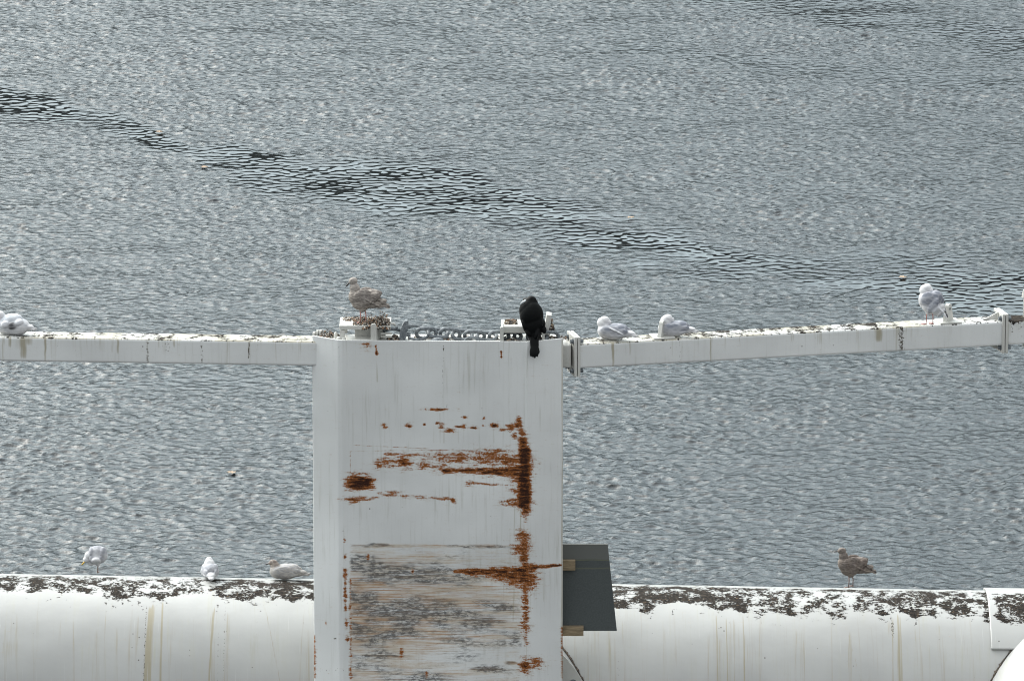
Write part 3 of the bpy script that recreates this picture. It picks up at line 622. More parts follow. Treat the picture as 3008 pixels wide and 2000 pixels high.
# right bracket
rb = empty('mounting_bracket', (PX(1540), .3, DECK), label='white table-shaped steel bracket behind the black cormorant', cat='bracket', group='brackets on the column deck')
tz2 = .105
b = MB(); b.box((PX(1535), .33, tz2), (.47, .36, .03), bev=.004); b.build('top_plate', M_TRIM, rb)
b = MB(); b.box((PX(1535), .155, tz2-.03), (.47, .02, .05), bev=.003); b.build('apron', M_TRIM, rb)
lug(1474, .155, .0-.035, rb, .04, .03)
b = MB(); b.prism([(PX(1470), -.03, DECK), (PX(1470), .42, DECK), (PX(1480), .42, .13), (PX(1470), -.03, .13)], (.012, 0, 0)); b.build('side_web', M_TRIM, rb)
b = MB(); b.box((PX(1608), .36, .09), (.055, .16, .26), Matrix.Rotation(R_(9), 3, 'Y'), bev=.004); b.build('upright', M_TRIM, rb)
b = MB(); b.box((PX(1596), .30, .0), (.03, .3, .1), bev=.004); b.build('leg', M_TRIM, rb)
debris('shell_litter', [((PX(1500), .36, tz2+.015), (.14, .22, .5), .30), ((PX(1622), .30, .03), (.045, .06, 3.2), .45), ((PX(1505), .12, DECK), (.16, .08, .9), .3)], 900,
       lab='clumps of shell and litter around the right bracket', seed=5)
debris('shell_litter', [((PX(1155), .22, DECK), (.14, .1, 1.6), .4), ((PX(962), .38, DECK), (.26, .14, 1.6), .35), ((PX(1350), .30, DECK), (1.2, .2, .4), .2), ((PX(1625), .32, DECK+.0), (.3, .15, .6), .1)], 1000,
       lab='brown litter scattered along the deck behind the face plate edge', seed=6)
# small white stubs on the left of the deck
def stub(px, pytop, y, r, lab, cap='dome'):
    z = W(px, pytop, y).z; x = W(px, pytop, y).x; e = empty('bolt_stub', (x, y, DECK), label=lab, cat='bolt', group='white stubs on the deck')
    b = MB(); b.tube([(x, y, DECK), (x, y, z-r*.8), (x, y, z-r*.3), (x, y, z)], [r, r, r*.75, r*.2], 14); o = b.build('stub', M_TRIM, e); auto_smooth(o, 60)
    b = MB(); b.tube([(x, y, DECK), (x, y, DECK+.018)], r*1.5, 6); b.build('nut', M_TRIM, e)
stub(986, 975, .22, .020, 'slim white stub with dark base, tallest beside the left bracket'); stub(995, 988, .14, .026, 'round-headed white stub in front of the left bracket leg'); stub(1010, 990, .12, .022, 'low white stub just right of the bracket leg')
for i, (px_, py_) in enumerate(((920, 974), (930, 969), (939, 968))):
    z = W(px_, py_, .42).z; x = W(px_, py_, .42).x
    e = empty('hinge_knuckle', (x, .42, DECK), label=('outer', 'middle', 'inner')[i]+' of three rounded white knuckles at the left end of the deck', cat='hinge knuckle', group='white knuckles where the left beam meets the deck')
    b = MB(); rr = .038 if i else .028; pts = [(-.036, DECK-z), (.036, DECK-z)]+[(.036*math.cos(a), -rr+rr*math.sin(a)) for a in np.linspace(0, math.pi, 9)]
    b.prism([Vector((x+p[0]*.25, .42+p[0], z+p[1])) for p in pts], (.024, .0, 0)); o = b.build('knuckle', M_TRIM, e); auto_smooth(o, 40)
z = W(1140, 967, .2)
# ---- chain and shackle
def link_pts(l, w, n=10):
    r = w/2; s = l/2-r; pts = []
    for k in range(n+1): a = -math.pi/2+math.pi*k/n; pts.append((s+r*math.cos(a), r*math.sin(a)))
    for k in range(n+1): a = math.pi/2+math.pi*k/n; pts.append((-s+r*math.cos(a), r*math.sin(a)))
    return pts
lm = MB(); lm.tube([(p[0], p[1], 0) for p in link_pts(.215, .135)], .0205, 10, closed=True); link_me = lm.mesh('link')
ch = empty('chain', (PX(1400), .28, DECK), label='heavy galvanised chain lying across the deck of the column', cat='chain')
path = [(1252, 979), (1287, 978), (1322, 981), (1358, 984), (1394, 986), (1430, 988), (1466, 989), (1502, 988), (1540, 988), (1578, 989), (1612, 990)]
for i, (a, c) in enumerate(path):
    p = W(a, c, .27); o = bpy.data.objects.new('link', link_me); COL.objects.link(o)
    if not link_me.materials: link_me.materials.append(M_GALV)
    nx_ = path[min(i+1, len(path)-1)]; pv = path[max(i-1, 0)]; q1 = W(*nx_, .27); q0 = W(*pv, .27); d = (q1-q0).normalized()
    rx = R_(30 if i % 2 else 118)+random.uniform(-.15, .15)
    o.parent = ch; o.matrix_parent_inverse = Matrix.Translation(-ch.location)
    o.location = p; o.rotation_mode = 'QUATERNION'; o.rotation_quaternion = d.to_track_quat('X', 'Z') @ Matrix.Rotation(rx, 3, 'X').to_quaternion()
link_me.polygons.foreach_set('use_smooth', np.ones(len(link_me.polygons), bool))
# shackle: bow and pin plate
sh = empty('shackle', (PX(1190), .25, DECK), label='big grey shackle with bolted plate joining chain to the left bracket', cat='shackle')
c = W(1186, 972, .24); b = MB(); Rm = Matrix.Rotation(R_(12), 3, 'Y')
pl = [(-.028, -.115), (.028, -.115), (.042, -.03), (.035, .09), (.015, .125), (-.012, .12), (-.03, .06), (-.04, -.03)]
b.prism([c+Rm @ Vector((p[0], -.05, p[1])) for p in pl], (0, .10, 0)); o = b.build('shackle_plate', M_GALV, sh)
for dx, dz, r, l in ((.05, .05, .028, .05), (-.075, .045, .018, .03), (.05, -.035, .026, .05), (.012, -.01, .0, 0)):
    if r: b = MB(); p = c+Vector((dx, -.02, dz)); b.tube([p-Vector((l/2, 0, 0)), p+Vector((l/2, 0, 0))], r, 6); b.build('shackle_nut', M_GALV, sh)
b = MB(); b.tube([W(*q, y_) for q, y_ in (((1196, 956), .34), ((1220, 957), .34), ((1240, 961), .33), ((1253, 970), .31), ((1259, 981), .27), ((1254, 991), .22), ((1240, 997), .18), ((1222, 998), .16), ((1200, 992), .15))], .0155, 10); o = b.build('shackle_bow', M_GALV, sh, smooth=True)
b = MB(); b.tube([W(*q, .26) for q in ((1180, 972), (1160, 966), (1140, 968), (1125, 973))], .018, 10); o = b.build('shackle_rod', M_GALV, sh, smooth=True)
b = MB(); b.tube([W(*q, .3) for q in ((1162, 956), (1156, 951), (1144, 950), (1135, 954))], .014, 10); b.build('shackle_hook', M_TRIM, sh, smooth=True)
# half-hidden rounded fitting behind the plate edge
b = MB(); cc = Vector((PX(1285), .12, DECK)); b.ell(cc, (.078, .05, .052), sub=3); o = b.build('domed_cap', M_GALV, None, smooth=True); tag(o, 'low grey dome on the deck in front of the chain', 'cap')
b = MB(); b.tube([Vector((PX(1385)+.085*math.cos(a), .12, DECK-.03+.085*math.sin(a))) for a in np.linspace(0, math.pi, 14)], .016, 10)
o = b.build('hoop', M_GALV, None, smooth=True); tag(o, 'grey steel hoop standing up from the deck under the chain', 'hoop')

# ------------------------------------------------------------------ black board and timbers at the right of the column
pr = empty('fender_board', W(1720, 1852, .32), label='dark grey rubbing board on two timber blocks at the right of the column', cat='fender board')
def quad_panel():
    tl = W(1600, 1598, .42); tr = W(1785, 1598, .42); brr = W(1812, 1852, .22); blw = W(1600, 1852, .22)
    me = MB(); org = W(1655, 1598, .42)
    pts = [tl, tr, brr, blw]; me.prism([p-org for p in pts], (0, .022, .004)); o = me.build('board', M_PANEL, None); o.location = org; return o, org
o, org = quad_panel(); o.parent = pr; o.matrix_parent_inverse = Matrix.Translation(-pr.location)
for (xa, xb, ya, yb, y_) in ((1600, 1690, 1646, 1675, .30), (1600, 1714, 1840, 1867, .16)):
    b = MB(); p0 = W(xa, ya, y_); p1 = W(xb, yb, y_); b.box((p0+p1)/2+Vector((0, .03, 0)), (p1.x-p0.x, .06, p0.z-p1.z), bev=.003); o = b.build('timber_block', M_WOOD, pr)

# ------------------------------------------------------------------ pontoon
PR = 1.39
nrm = Vector((0, math.sin(PITCH), math.cos(PITCH)))
yA = 2.35
zS = W(0, 1685, yA+PR*nrm.y).z; ZAX = zS-PR*nrm.z
yB = Wz(3008, 1735, zS).y-PR*nrm.y
def ax_y(x): 
    xa = W(0, 1685, yA).x; xb = W(3008, 1735, yB).x; return yA+(yB-yA)*(x-xa)/(xb-xa)
def build_pontoon():
    xa, xb = -8.2, 8.6; root = empty('pontoon', (0, ax_y(0), ZAX), label='long white cylindrical steel pontoon with dark crust and drip marks along its top', cat='pontoon')
    th = np.radians(np.concatenate([np.arange(-60, -20, 4), np.arange(-20, 100, .5), np.arange(100, 301, 8)])); X = np.arange(xa, xb, .0135)
    XX, TH = np.meshgrid(X, th); AY = ax_y(XX)
    lumps = 1+0.0025*(vnoise(XX.shape, (14, 30), 71)-.5)
    P = np.stack([XX, AY-PR*np.sin(TH)*lumps, ZAX+PR*np.cos(TH)*lumps], -1)
    u = XX; v = TH*PR; deg = np.degrees(TH); z = np.zeros_like(XX)
    pxx = XX/S/(1+.02)+1504
    edge = 11+7*vnoise(XX.shape, (1, 40), 72)+6*vnoise(XX.shape, (1, 150), 73)+np.interp(pxx, [0, 900, 1800, 2300, 3000], [0, 1, 2, 5, 8])
    dn = .57*np.exp(-(np.clip(-4.0-deg, 0, 99)/4.0)**2)*np.exp(-(np.clip(deg-edge+2, 0, 99)/4.0)**2); dn *= .85+.21*vnoise(XX.shape, (1, 22), 74)
    crust = np.maximum(dn, .33*np.exp(-((deg+2)/16)**2)); crust = np.maximum(crust, .36*np.exp(-(np.clip(deg-edge, 0, 99)/9)**2))
    crust = np.where(deg < -14, .2, crust)
    drip, dots, rust = z.copy(), z.copy(), z.copy()
    def run(px, a0, a1, w, k, amp, slant=0.0):
        A_ = drip if k == 'y' else dots if k == 'd' else crust
        x0 = PX(px)*(1.02); d = (XX-x0-slant*(deg-a0)/60)/w; m = 1/(1+np.exp(-(deg-a0)/1.2))*1/(1+np.exp((deg-a1)/3)); np.maximum(A_, amp*np.exp(-d**2)*m, out=A_)
    for a in ((432, 26, 95, .025, 'y', .85, -.05), (440, 24, 95, .03, 'y', .7, -.03), (422, 24, 95, .018, 'd', .8, -.02), (468, 22, 92, .016, 'y', .75), (466, 24, 80, .014, 'd', .5), (492, 36, 95, .02, 'y', .35), (452, 22, 30, .03, 'c', .60), (452, 20, 33, .06, 'd', .5),
              (622, 26, 95, .012, 'y', .9, -.06), (634, 22, 95, .012, 'd', .7, .02), (654, 24, 80, .014, 'd', .75), (662, 28, 95, .06, 'y', .42), (770, 24, 95, .010, 'd', .45, .28), (770, 24, 95, .012, 'y', .5, .28), (890, 24, 95, .012, 'y', .5, -.06), (890, 24, 50, .014, 'd', .5, -.04),
              (632, 22, 31, .04, 'c', .62), (410, 24, 30, .03, 'c', .5), (15, 46, 60, .18, 'y', .42), (150, 30, 95, .05, 'y', .28), (390, 30, 95, .05, 'y', .22), (750, 40, 75, .09, 'y', .3), (340, 26, 95, .008, 'y', .30, .25),
              (2623, 26, 40, .03, 'd', 1.0, .03), (2625, 24, 95, .02, 'y', .55, -.03), (2640, 22, 90, .012, 'y', .72), (2646, 22, 90, .018, 'y', .62), (2615, 26, 40, .04, 'y', .5), (2693, 20, 31, .03, 'c', .62), (2690, 30, 95, .07, 'y', .34), (2617, 30, 92, .008, 'd', .7),
              (2852, 26, 70, .012, 'd', .5, .05), (2852, 24, 70, .03, 'y', .42, .03), (2395, 30, 92, .008, 'd', .62), (2305, 30, 90, .012, 'y', .4), (2305, 24, 46, .012, 'd', .6), (2475, 24, 95, .010, 'y', .40, .32), (2420, 25, 95, .012, 'y', .25),
              (2106, 24, 95, .010, 'y', .75), (2117, 24, 40, .012, 'y', .4), (2136, 26, 95, .010, 'y', .65), (2151, 26, 95, .010, 'd', .45), (2157, 26, 95, .010, 'y', .5), (2185, 24, 95, .010, 'y', .72), (2170, 30, 92, .01, 'y', .5), (2130, 22, 34, .2, 'd', .42), (1982, 24, 46, .03, 'y', .4), (1979, 20, 28, .02, 'c', .6),
              (1820, 26, 95, .012, 'd', .62, -.02), (1822, 18, 40, .07, 'd', .5), (1724, 45, 95, .02, 'd', .4), (1950, 60, 95, .12, 'y', .34), (2030, 28, 95, .012, 'y', .20, .35), (2800, 24, 60, .15, 'd', .38), (2960, 24, 70, .1, 'd', .34), (2900, 10, 28, .05, 'c', .60), (300, 20, 30, .03, 'c', .56), (350, 20, 29, .03, 'c', .58)): run(*a)
    for k in range(330):
        run(random.uniform(-200, 3200), random.uniform(18, 40), random.uniform(50, 120), random.uniform(.006, .035), random.choice('yyyyd'), random.uniform(.20, .46), random.uniform(-.05, .06))
    me = grid_mesh('hull', P, np.stack([u, v], -1), {'rust': rust, 'scrape': z, 'drip': drip, 'dots': dots, 'crust': crust})
    link('hull', me, M_HULL, root)
    # raised doubler plate at the right
    x0 = PX(2910)*1.02; thd = np.radians(np.arange(-22, 43.5, .6)); X2 = np.arange(x0, 8.6, .014); XX, TH = np.meshgrid(X2, thd); rr = PR+.030
    P = np.stack([XX, ax_y(XX)-rr*np.sin(TH), ZAX+rr*np.cos(TH)], -1); deg = np.degrees(TH); z = np.zeros_like(XX)
    e2 = 17+8*vnoise(XX.shape, (1, 12), 77)+np.clip((XX-x0)*10, 0, 10)
    cr2 = (.58*np.exp(-(np.clip(4-deg, 0, 99)/4)**2)*np.exp(-(np.clip(deg-e2, 0, 99)/3.5)**2))*np.clip((XX-x0)/.14+.25, 0, 1)
    me = grid_mesh('doubler_plate', P, np.stack([XX+3, TH*PR], -1), {'rust': z, 'scrape': z, 'drip': .2*vnoise(XX.shape, (1, 30), 78), 'dots': .44*vnoise(XX.shape, (6, 14), 79), 'crust': cr2})
    o = link('doubler_plate', me, M_HULL, root, label='raised patch plate at the right end of the pontoon'); md = o.modifiers.new('t', 'SOLIDIFY'); md.thickness = .028
    md.offset = -1 if me.polygons[0].normal.z > 0 else 1
    return root
M_HULL = mat_painted('weathered_hull_paint', (0.365, 0.37, 0.362), crust_scale=26.0, streak=.8)
pont = build_pontoon()
def cross_pontoon(pxc, y_front, lab, seed, dz=0.0):
    x = PX(pxc)*1.02; yc = ax_y(x); root = empty('cross_pontoon', (x, y_front, ZAX+dz), label=lab, cat='pontoon', group='short pontoons crossing the long one')
    th = np.radians(np.arange(-180, 180.1, 1.0)); Y = np.linspace(y_front, yc, 160); YY, TH = np.meshgrid(Y, th)
    P = np.stack([x+PR*np.sin(TH), YY, ZAX+dz+PR*np.cos(TH)], -1); z = np.zeros_like(YY)
    me = grid_mesh('hull', P, np.stack([TH*PR+seed, YY*1.0], -1), {'rust': z, 'scrape': z, 'drip': .15*vnoise(YY.shape, (60, 3), seed), 'dots': .40*vnoise(YY.shape, (30, 8), seed+1)*np.clip((YY-yc+PR*np.abs(np.sin(TH))+1.0), 0, 1), 'crust': z+.1})
    link('hull', me, M_HULL, root)
    b = MB(); b.tube([(x, y_front-.0, ZAX+dz), (x, y_front+.02, ZAX+dz)], PR+.012, 72); b.build('end_plate', M_TRIM, root)
    for k in range(24):
        a = 2*math.pi*k/24; b = MB(); c = Vector((x+(PR-.09)*math.sin(a), y_front, ZAX+dz+(PR-.09)*math.cos(a))); bolt(b, c, (0, -1, 0), .03, .035); b.build('bolt', M_GALV, root)
    # crusted weld where the two hulls meet
    b = MB(); r = random.Random(seed)
    for side in (-1, 1):
        pts, rs = [], []
        for a in np.arange(2, 112, .7):
            s_, c_ = math.sin(R_(a))*side, math.cos(R_(a)); zz = PR*c_+dz; xx = x+PR*s_
            if abs(zz) > PR: continue
            yy = ax_y(xx)-math.sqrt(PR*PR-zz*zz); pts.append(Vector((xx, yy-.006, ZAX+zz))+Vector((side*.006, 0, 0))); rs.append(.010+.012*r.random()**2+(.03*max(0, math.sin(a*.37+seed)) if a > 62 and r.random() > .6 else 0))
        if len(pts) > 3: b.tube(pts, rs, 7, jit=.35)
    b.build('weld_crust', M_CRUST, root, smooth=True)
    return root
cross_pontoon(1385, .62, 'cross pontoon curving out from behind the right edge of the column', 4)
cross_pontoon(3223, ax_y(PX(3223))-2.36, 'bright cross pontoon in the bottom right corner', 8)

# ------------------------------------------------------------------ floating leaves
M_LEAF = mat_simple('dead_leaf', (0.26, 0.19, 0.13), (0.36, 0.27, 0.19), 30, .7)
for (a, c_, l) in ((1852, 640, 'tan leaf floating on the water above the gulls on the beam'), (680, 1388, 'tan leaf floating left of the column below the left beam'), (2652, 815, 'yellowish leaf floating beside the head of the standing white gull'),
                   (600, 492, 'pinkish leaf floating near the dark smooth band, upper left'), (467, 388, 'leaf floating inside the dark smooth band at the far left')):
    p = Wz(a, c_, WATER_Z+.02); b = MB(); n = 14; r = random.Random(a)
    pts = [Vector(((.062 if k % 2 else .04)*math.cos(2*math.pi*k/n), (.062 if k % 2 else .035)*math.sin(2*math.pi*k/n), .012*r.random())) for k in range(n)]
    b.prism([p+q for q in pts], (0, 0, .006)); o = b.build('floating_leaf', M_LEAF); tag(o, l, 'leaf', 'leaves on the water')

# ------------------------------------------------------------------ birds
def mat_feather(name, mottle,  m1=(0.10, 0.085, 0.07), m2=(0.62, 0.58, 0.52), scale=60, rough=0.75):
    m = NT(name); v = m.objc(); c = m.attr('plum', 'Color')
    n = m.noise(m.map(v, (.6, 1, 1)), scale, 5, .7); vo = m.n('ShaderNodeTexVoronoi', {'Vector': m.map(v, (.55, 1, 1.25)), 'Scale': scale*.62, 'Randomness': .8}).outputs['Distance']
    col = m.mixc(m.math('MULTIPLY', m.mr(n, .50, .66), mottle), c, m1)
    col = m.mixc(m.math('MULTIPLY', m.mr(vo, .42, .62), mottle*.9), col, m2)
    big = m.noise(v, 12, 3); dark = name.startswith('black')
    if not dark: col = m.mixc(m.mr(big, .4, .7, 0, .16), col, (0.25, 0.24, 0.24))
    return m.out(col, rough, m.bump(m.math('ADD', vo, n), .15 if dark else .7, .006), Specular_IOR_Level=.10 if dark else .25)
M_ADULT = mat_feather('adult_gull_plumage', .22, (0.36, 0.37, 0.40), (0.74, 0.74, 0.75), 36)
M_JUV = mat_feather('juvenile_gull_plumage', .38, (0.11, 0.09, 0.078), (0.48, 0.44, 0.39), 75)
M_JUV2 = mat_feather('dark_juvenile_plumage', .5, (0.05, 0.038, 0.032), (0.27, 0.23, 0.195), 75)
M_CORM = mat_feather('black_plumage', .2, (0.003, 0.0035, 0.004), (0.006, 0.008, 0.008), 50, .6)
M_LEG = mat_simple('pink_leg', (0.34, 0.15, 0.14), (0.45, 0.24, 0.21), 60, .6)
M_DULLEG = mat_simple('dull_brown_leg', (0.15, 0.10, 0.085), (0.24, 0.16, 0.14), 60, .6)
M_BILLD = mat_simple('dark_bill', (0.02, 0.02, 0.022), (0.05, 0.045, 0.045), 60, .4)
M_BILLY = mat_simple('yellow_bill', (0.55, 0.34, 0.04), (0.60, 0.42, 0.08), 60, .4)
M_EYE = mat_simple('dark_eye', (0.01, 0.01, 0.01), (0.015, 0.013, 0.012), 60, .15)
def E(c, r, pitch=0.0, yaw=0.0, col=0): return (Vector(c), r, Matrix.Rotation(yaw, 3, 'Z') @ Matrix.Rotation(pitch, 3, 'Y'), col)
def remeshed(mb, voxel, smooth=5):
    me = mb.mesh('tmp'); o = bpy.data.objects.new('tmp', me); COL.objects.link(o)
    r = o.modifiers.new('r', 'REMESH'); r.mode = 'VOXEL'; r.voxel_size = voxel
    s = o.modifiers.new('s', 'SMOOTH'); s.iterations = smooth; s.factor = .5
    dg = bpy.context.evaluated_depsgraph_get(); out = bpy.data.meshes.new_from_object(o.evaluated_get(dg))
    bpy.data.objects.remove(o); bpy.data.meshes.remove(me); return out
def bird(name, loc, yaw, prims, palette, mats, legs=(), bill=None, eyes=(), scale=1.0, label='', cat='gull', group=None, leg_mat=None, feathers=(), smooth=5, voxel=.0055):
    """one continuous body grown from overlapping forms; prims carry a palette index; feathers = long flat tapered blades (wing tips, tail)"""
    mb = MB()
    for c, r, R, col in prims: mb.ell(c, r, R, sub=3)
    for pts, w, t, col in feathers:   # pts centre line, widths, thickness
        pts = [Vector(p) for p in pts]
        for i in range(len(pts)-1):
            a, b2 = pts[i], pts[i+1]; d = (b2-a); L_ = d.length; q = d.to_track_quat('X', 'Z').to_matrix()
            mb.ell((a+b2)/2, (L_*.62, (w[i]+w[i+1])/2, t), q, sub=2)
    me = remeshed(mb, voxel, smooth); n = len(me.vertices); co = np.zeros(n*3, np.float32); me.vertices.foreach_get('co', co); co = co.reshape(-1, 3).astype(float)
    best = np.full(n, 1e9); cid = np.zeros(n, int); wsum = np.zeros(n); csum = np.zeros((n, 3))
    allp = list(prims)
    for pts, w, t, col in feathers:
        for i in range(len(pts)-1):
            a, b2 = Vector(pts[i]), Vector(pts[i+1]); d = b2-a; allp.append(((a+b2)/2, (d.length*.62, (w[i]+w[i+1])/2, t), d.to_track_quat('X', 'Z').to_matrix(), col))
    for c, r, R, col in allp:
        Rm = np.array(R); q = (co-np.array(c)) @ Rm; k = np.linalg.norm(q/np.array(r), axis=1); dd = np.abs(k-1)*min(r)+np.maximum(k-1, 0)*.02
        wgt = np.exp(-(dd/.006))+1e-9; wsum += wgt; csum += wgt[:, None]*np.array(palette[col])[None]
    colr = csum/wsum[:, None]
    # legs, feet
    lm_ = MB()
    for hip, knee, foot, tdir in legs:
        hip, knee, foot = Vector(hip), Vector(knee), Vector(foot)
        lm_.tube([hip, knee, foot+Vector((0, 0, .008))], [.0085, .0062, .0055], 8, mi=0); lm_.ell(knee, (.0075, .0075, .009), sub=1)
        tips = []
        for a in (-.42, 0, .42):
            d = Matrix.Rotation(tdir+a, 3, 'Z') @ Vector((1, 0, 0)); tip = foot+d*(.058 if a == 0 else .050)+Vector((0, 0, .003)); tips.append(tip)
            lm_.tube([foot+Vector((0, 0, .007)), (foot+tip)/2+Vector((0, 0, .007)), tip], [.0055, .0045, .002], 6)
        lm_.prism([foot+Vector((0, 0, .002))]+tips, (0, 0, .003))
        lm_.tube([foot+Vector((0, 0, .007)), foot-(Matrix.Rotation(tdir, 3, 'Z') @ Vector((.016, 0, -.004)))], [.0045, .002], 6)
    bm = bmesh.new(); bm.from_mesh(me); n0 = len(bm.verts); nf = len(bm.faces)
    if legs:
        l2 = lm_.mesh('l'); bm.from_mesh(l2); bpy.data.meshes.remove(l2)
    bm.faces.ensure_lookup_table()
    for f in bm.faces[nf:]: f.material_index = 1
    for f in bm.faces: f.smooth = True
    bmesh.ops.scale(bm, vec=(scale,)*3, verts=bm.verts)
    me2 = bpy.data.meshes.new(name); bm.to_mesh(me2); bm.free(); bpy.data.meshes.remove(me)
    a = me2.attributes.new('plum', 'FLOAT_COLOR', 'POINT'); cc = np.ones((len(me2.vertices), 4), np.float32); cc[:, :3] = .3; cc[:n0, :3] = colr; a.data.foreach_set('color', cc.ravel())
    me2.materials.append(mats[0]); me2.materials.append(leg_mat or M_LEG)
    o = bpy.data.objects.new(name, me2); COL.objects.link(o); o.location = loc; o.rotation_euler = (0, 0, yaw); tag(o, label, cat, group)
    def child(nm, mb_, mat):
        m_ = mb_.mesh(nm); m_.transform(Matrix.Scale(scale, 4)); c = link(nm, m_, mat, None); c.parent = o
    if bill:
        p0, p1, r0, mat = bill; p0, p1 = Vector(p0), Vector(p1); d = p1-p0; b = MB()
        b.tube([p0-d*.25, p0, p0+d*.45, p0+d*.78, p1, p1+Vector((0, 0, -r0*.45))], [r0*.9, r0, r0*.82, r0*.85, r0*.45, r0*.1], 10); child('bill', b, mat)
    for e in eyes:
        b = MB(); b.ell(Vector(e), (.0062,)*3, sub=2); child('eye', b, M_EYE)
    return o
def pontoon_pt(px, py):
    """point where the ray through a photo pixel meets the pontoon's near surface"""
    r = ray(px, py).normalized(); best = None
    for k in range(4000):
        t = 76+k*.003; p = CAM+r*t; 
        if math.hypot(p.y-ax_y(p.x), p.z-ZAX) <= PR: return p
    return CAM+r*82
WHT, GRY, LGR, DRK, TAN = (0.63, 0.63, 0.64), (0.19, 0.205, 0.245), (0.58, 0.59, 0.62), (0.05, 0.05, 0.055), (0.45, 0.36, 0.24)
AD = [WHT, GRY, LGR, DRK]
JV = [(0.215, 0.19, 0.17), (0.185, 0.162, 0.148), (0.23, 0.205, 0.185), (0.06, 0.05, 0.045), (0.285, 0.26, 0.24)]
JD = [(0.155, 0.13, 0.112), (0.125, 0.10, 0.086), (0.19, 0.16, 0.135), (0.022, 0.02, 0.02), (0.145, 0.125, 0.112)]
JG = [(0.33, 0.32, 0.31), (0.33, 0.33, 0.34), (0.44, 0.435, 0.43), (0.07, 0.06, 0.055), (0.185, 0.15, 0.13)]
def stand_prims(head, hz=0.0, tilt=.45):
    P = [E((.075, 0, .285), (.085, .078, .095), .2, col=0), E((.005, 0, .235), (.125, .080, .095), .25, col=0), E((-.055, 0, .285), (.155, .078, .080), tilt, col=1),
         E((-.165, 0, .225), (.115, .050, .042), .38, col=0), E((-.23, 0, .200), (.075, .036, .014), .30, col=2)]
    for s in (-1, 1):
        P += [E((-.015, .062*s, .315), (.105, .028, .072), .30, .10*s, col=1), E((-.095, .058*s, .285), (.125, .022, .052), .50, .12*s, col=1), E((.0, .022*s, .165), (.045, .030, .040), 0, col=0)]
    P += [E((.090, 0, .375), (.058, .050, .070), .1, col=4 if head == 'J' else 0)]
    return P
def stand_feathers(c=3, c2=1, z=0.0):
    F_ = []
    for s in (-1, 1):
        F_ += [([(-.08, .055*s, .335), (-.17, .040*s, .285), (-.245, .018*s, .232+z), (-.305, .006*s, .195+z)], [.03, .028, .018, .008], .011, c), ([(-.03, .066*s, .30), (-.12, .062*s, .245), (-.20, .045*s, .208)], [.035, .035, .016], .010, c2)]
    F_ += [([(-.17, 0, .225), (-.245, 0, .200), (-.30, 0, .180)], [.045, .042, .03], .008, 2)]
    return F_
LEGS = [((.022, .030, .16), (.018, .030, .085), (.024, .032, 0), .15), ((-.012, -.030, .16), (-.026, -.030, .085), (-.024, -.030, 0), -.2)]
# 1 brown juvenile standing on the left bracket
p = W(1066, 947, .24)
bird('gull', Vector((p.x, .26, .137)), R_(180-14), stand_prims('J')+[E((.108, 0, .462), (.050, .040, .042), .25, col=4), E((.125, .004, .452), (.034, .030, .028), .5, col=4)], JV, [M_JUV], LEGS, ((.148, .008, .442), (.186, .020, .398), .0115, M_BILLD), [(.122, .034, .474), (.128, -.034, .474)],
     1.0, 'brown mottled young gull with dark bill standing on the litter-covered bracket', 'gull', 'gulls resting on the boom', feathers=stand_feathers())
# 2 dark juvenile standing on the pontoon, right
p = pontoon_pt(2499, 1724)
bird('gull', p, R_(180-6), stand_prims('J', tilt=.35)+[E((.108, 0, .448), (.050, .040, .040), .0, col=4), E((.135, 0, .443), (.030, .027, .026), 0, col=4)], JD, [M_JUV2], LEGS, ((.155, 0, .442), (.205, 0, .432), .0105, M_BILLD), [(.128, .034, .458), (.128, -.034, .458)],
     .93, 'dark brown young gull standing alone on the right part of the pontoon', 'gull', 'gulls resting on the boom', leg_mat=M_DULLEG, feathers=stand_feathers(z=.0))
# 3 white adult standing asleep on the right end of the long beam
def tuck_head(x, z, s=1.0): return [E((x+.02, 0, z-.03), (.062*s, .058*s, .065*s), .3, col=0), E((x, -.004, z), (.058*s, .050*s, .048*s), .2, col=0), E((x-.045, -.012, z-.018), (.035, .026, .024), .5, col=0)]
pf = W(2724, 954, yR1-.25); yy = y_for(2724, 953, zr)
P3 = [E((.05, 0, .275), (.085, .080, .115), -.1, col=0), E((-.005, 0, .225), (.105, .082, .10), .5, col=0), E((-.045, 0, .285), (.135, .085, .090), .75, col=1), E((-.12, 0, .185), (.095, .055, .045), .75, col=0), E((-.155, 0, .15), (.07, .036, .016), .85, col=0)]
for s in (-1, 1): P3 += [E((-.02, .066*s, .30), (.10, .028, .078), .65, .08*s, col=1), E((-.085, .060*s, .235), (.105, .024, .052), .95, .1*s, col=1), E((-.11, .055*s, .195), (.055, .020, .030), .8, .1*s, col=2), E((.0, .024*s, .15), (.035, .028, .04), col=0)]
FW = [([(-.08, .05*s, .30), (-.15, .04*s, .225), (-.20, .02*s, .165), (-.235, .01*s, .11)], [.026, .026, .016, .007], .010, 2 if s > 0 else 3) for s in (-1, 1)]
bird('gull', Vector((pf.x+.03, yy, zr)), R_(180-38), P3+tuck_head(.045, .405, 1.02), AD, [M_ADULT], LEGS, None, (), 1.0, 'white gull asleep on its feet near the right end of the long beam', 'gull', 'gulls resting on the boom', feathers=FW)
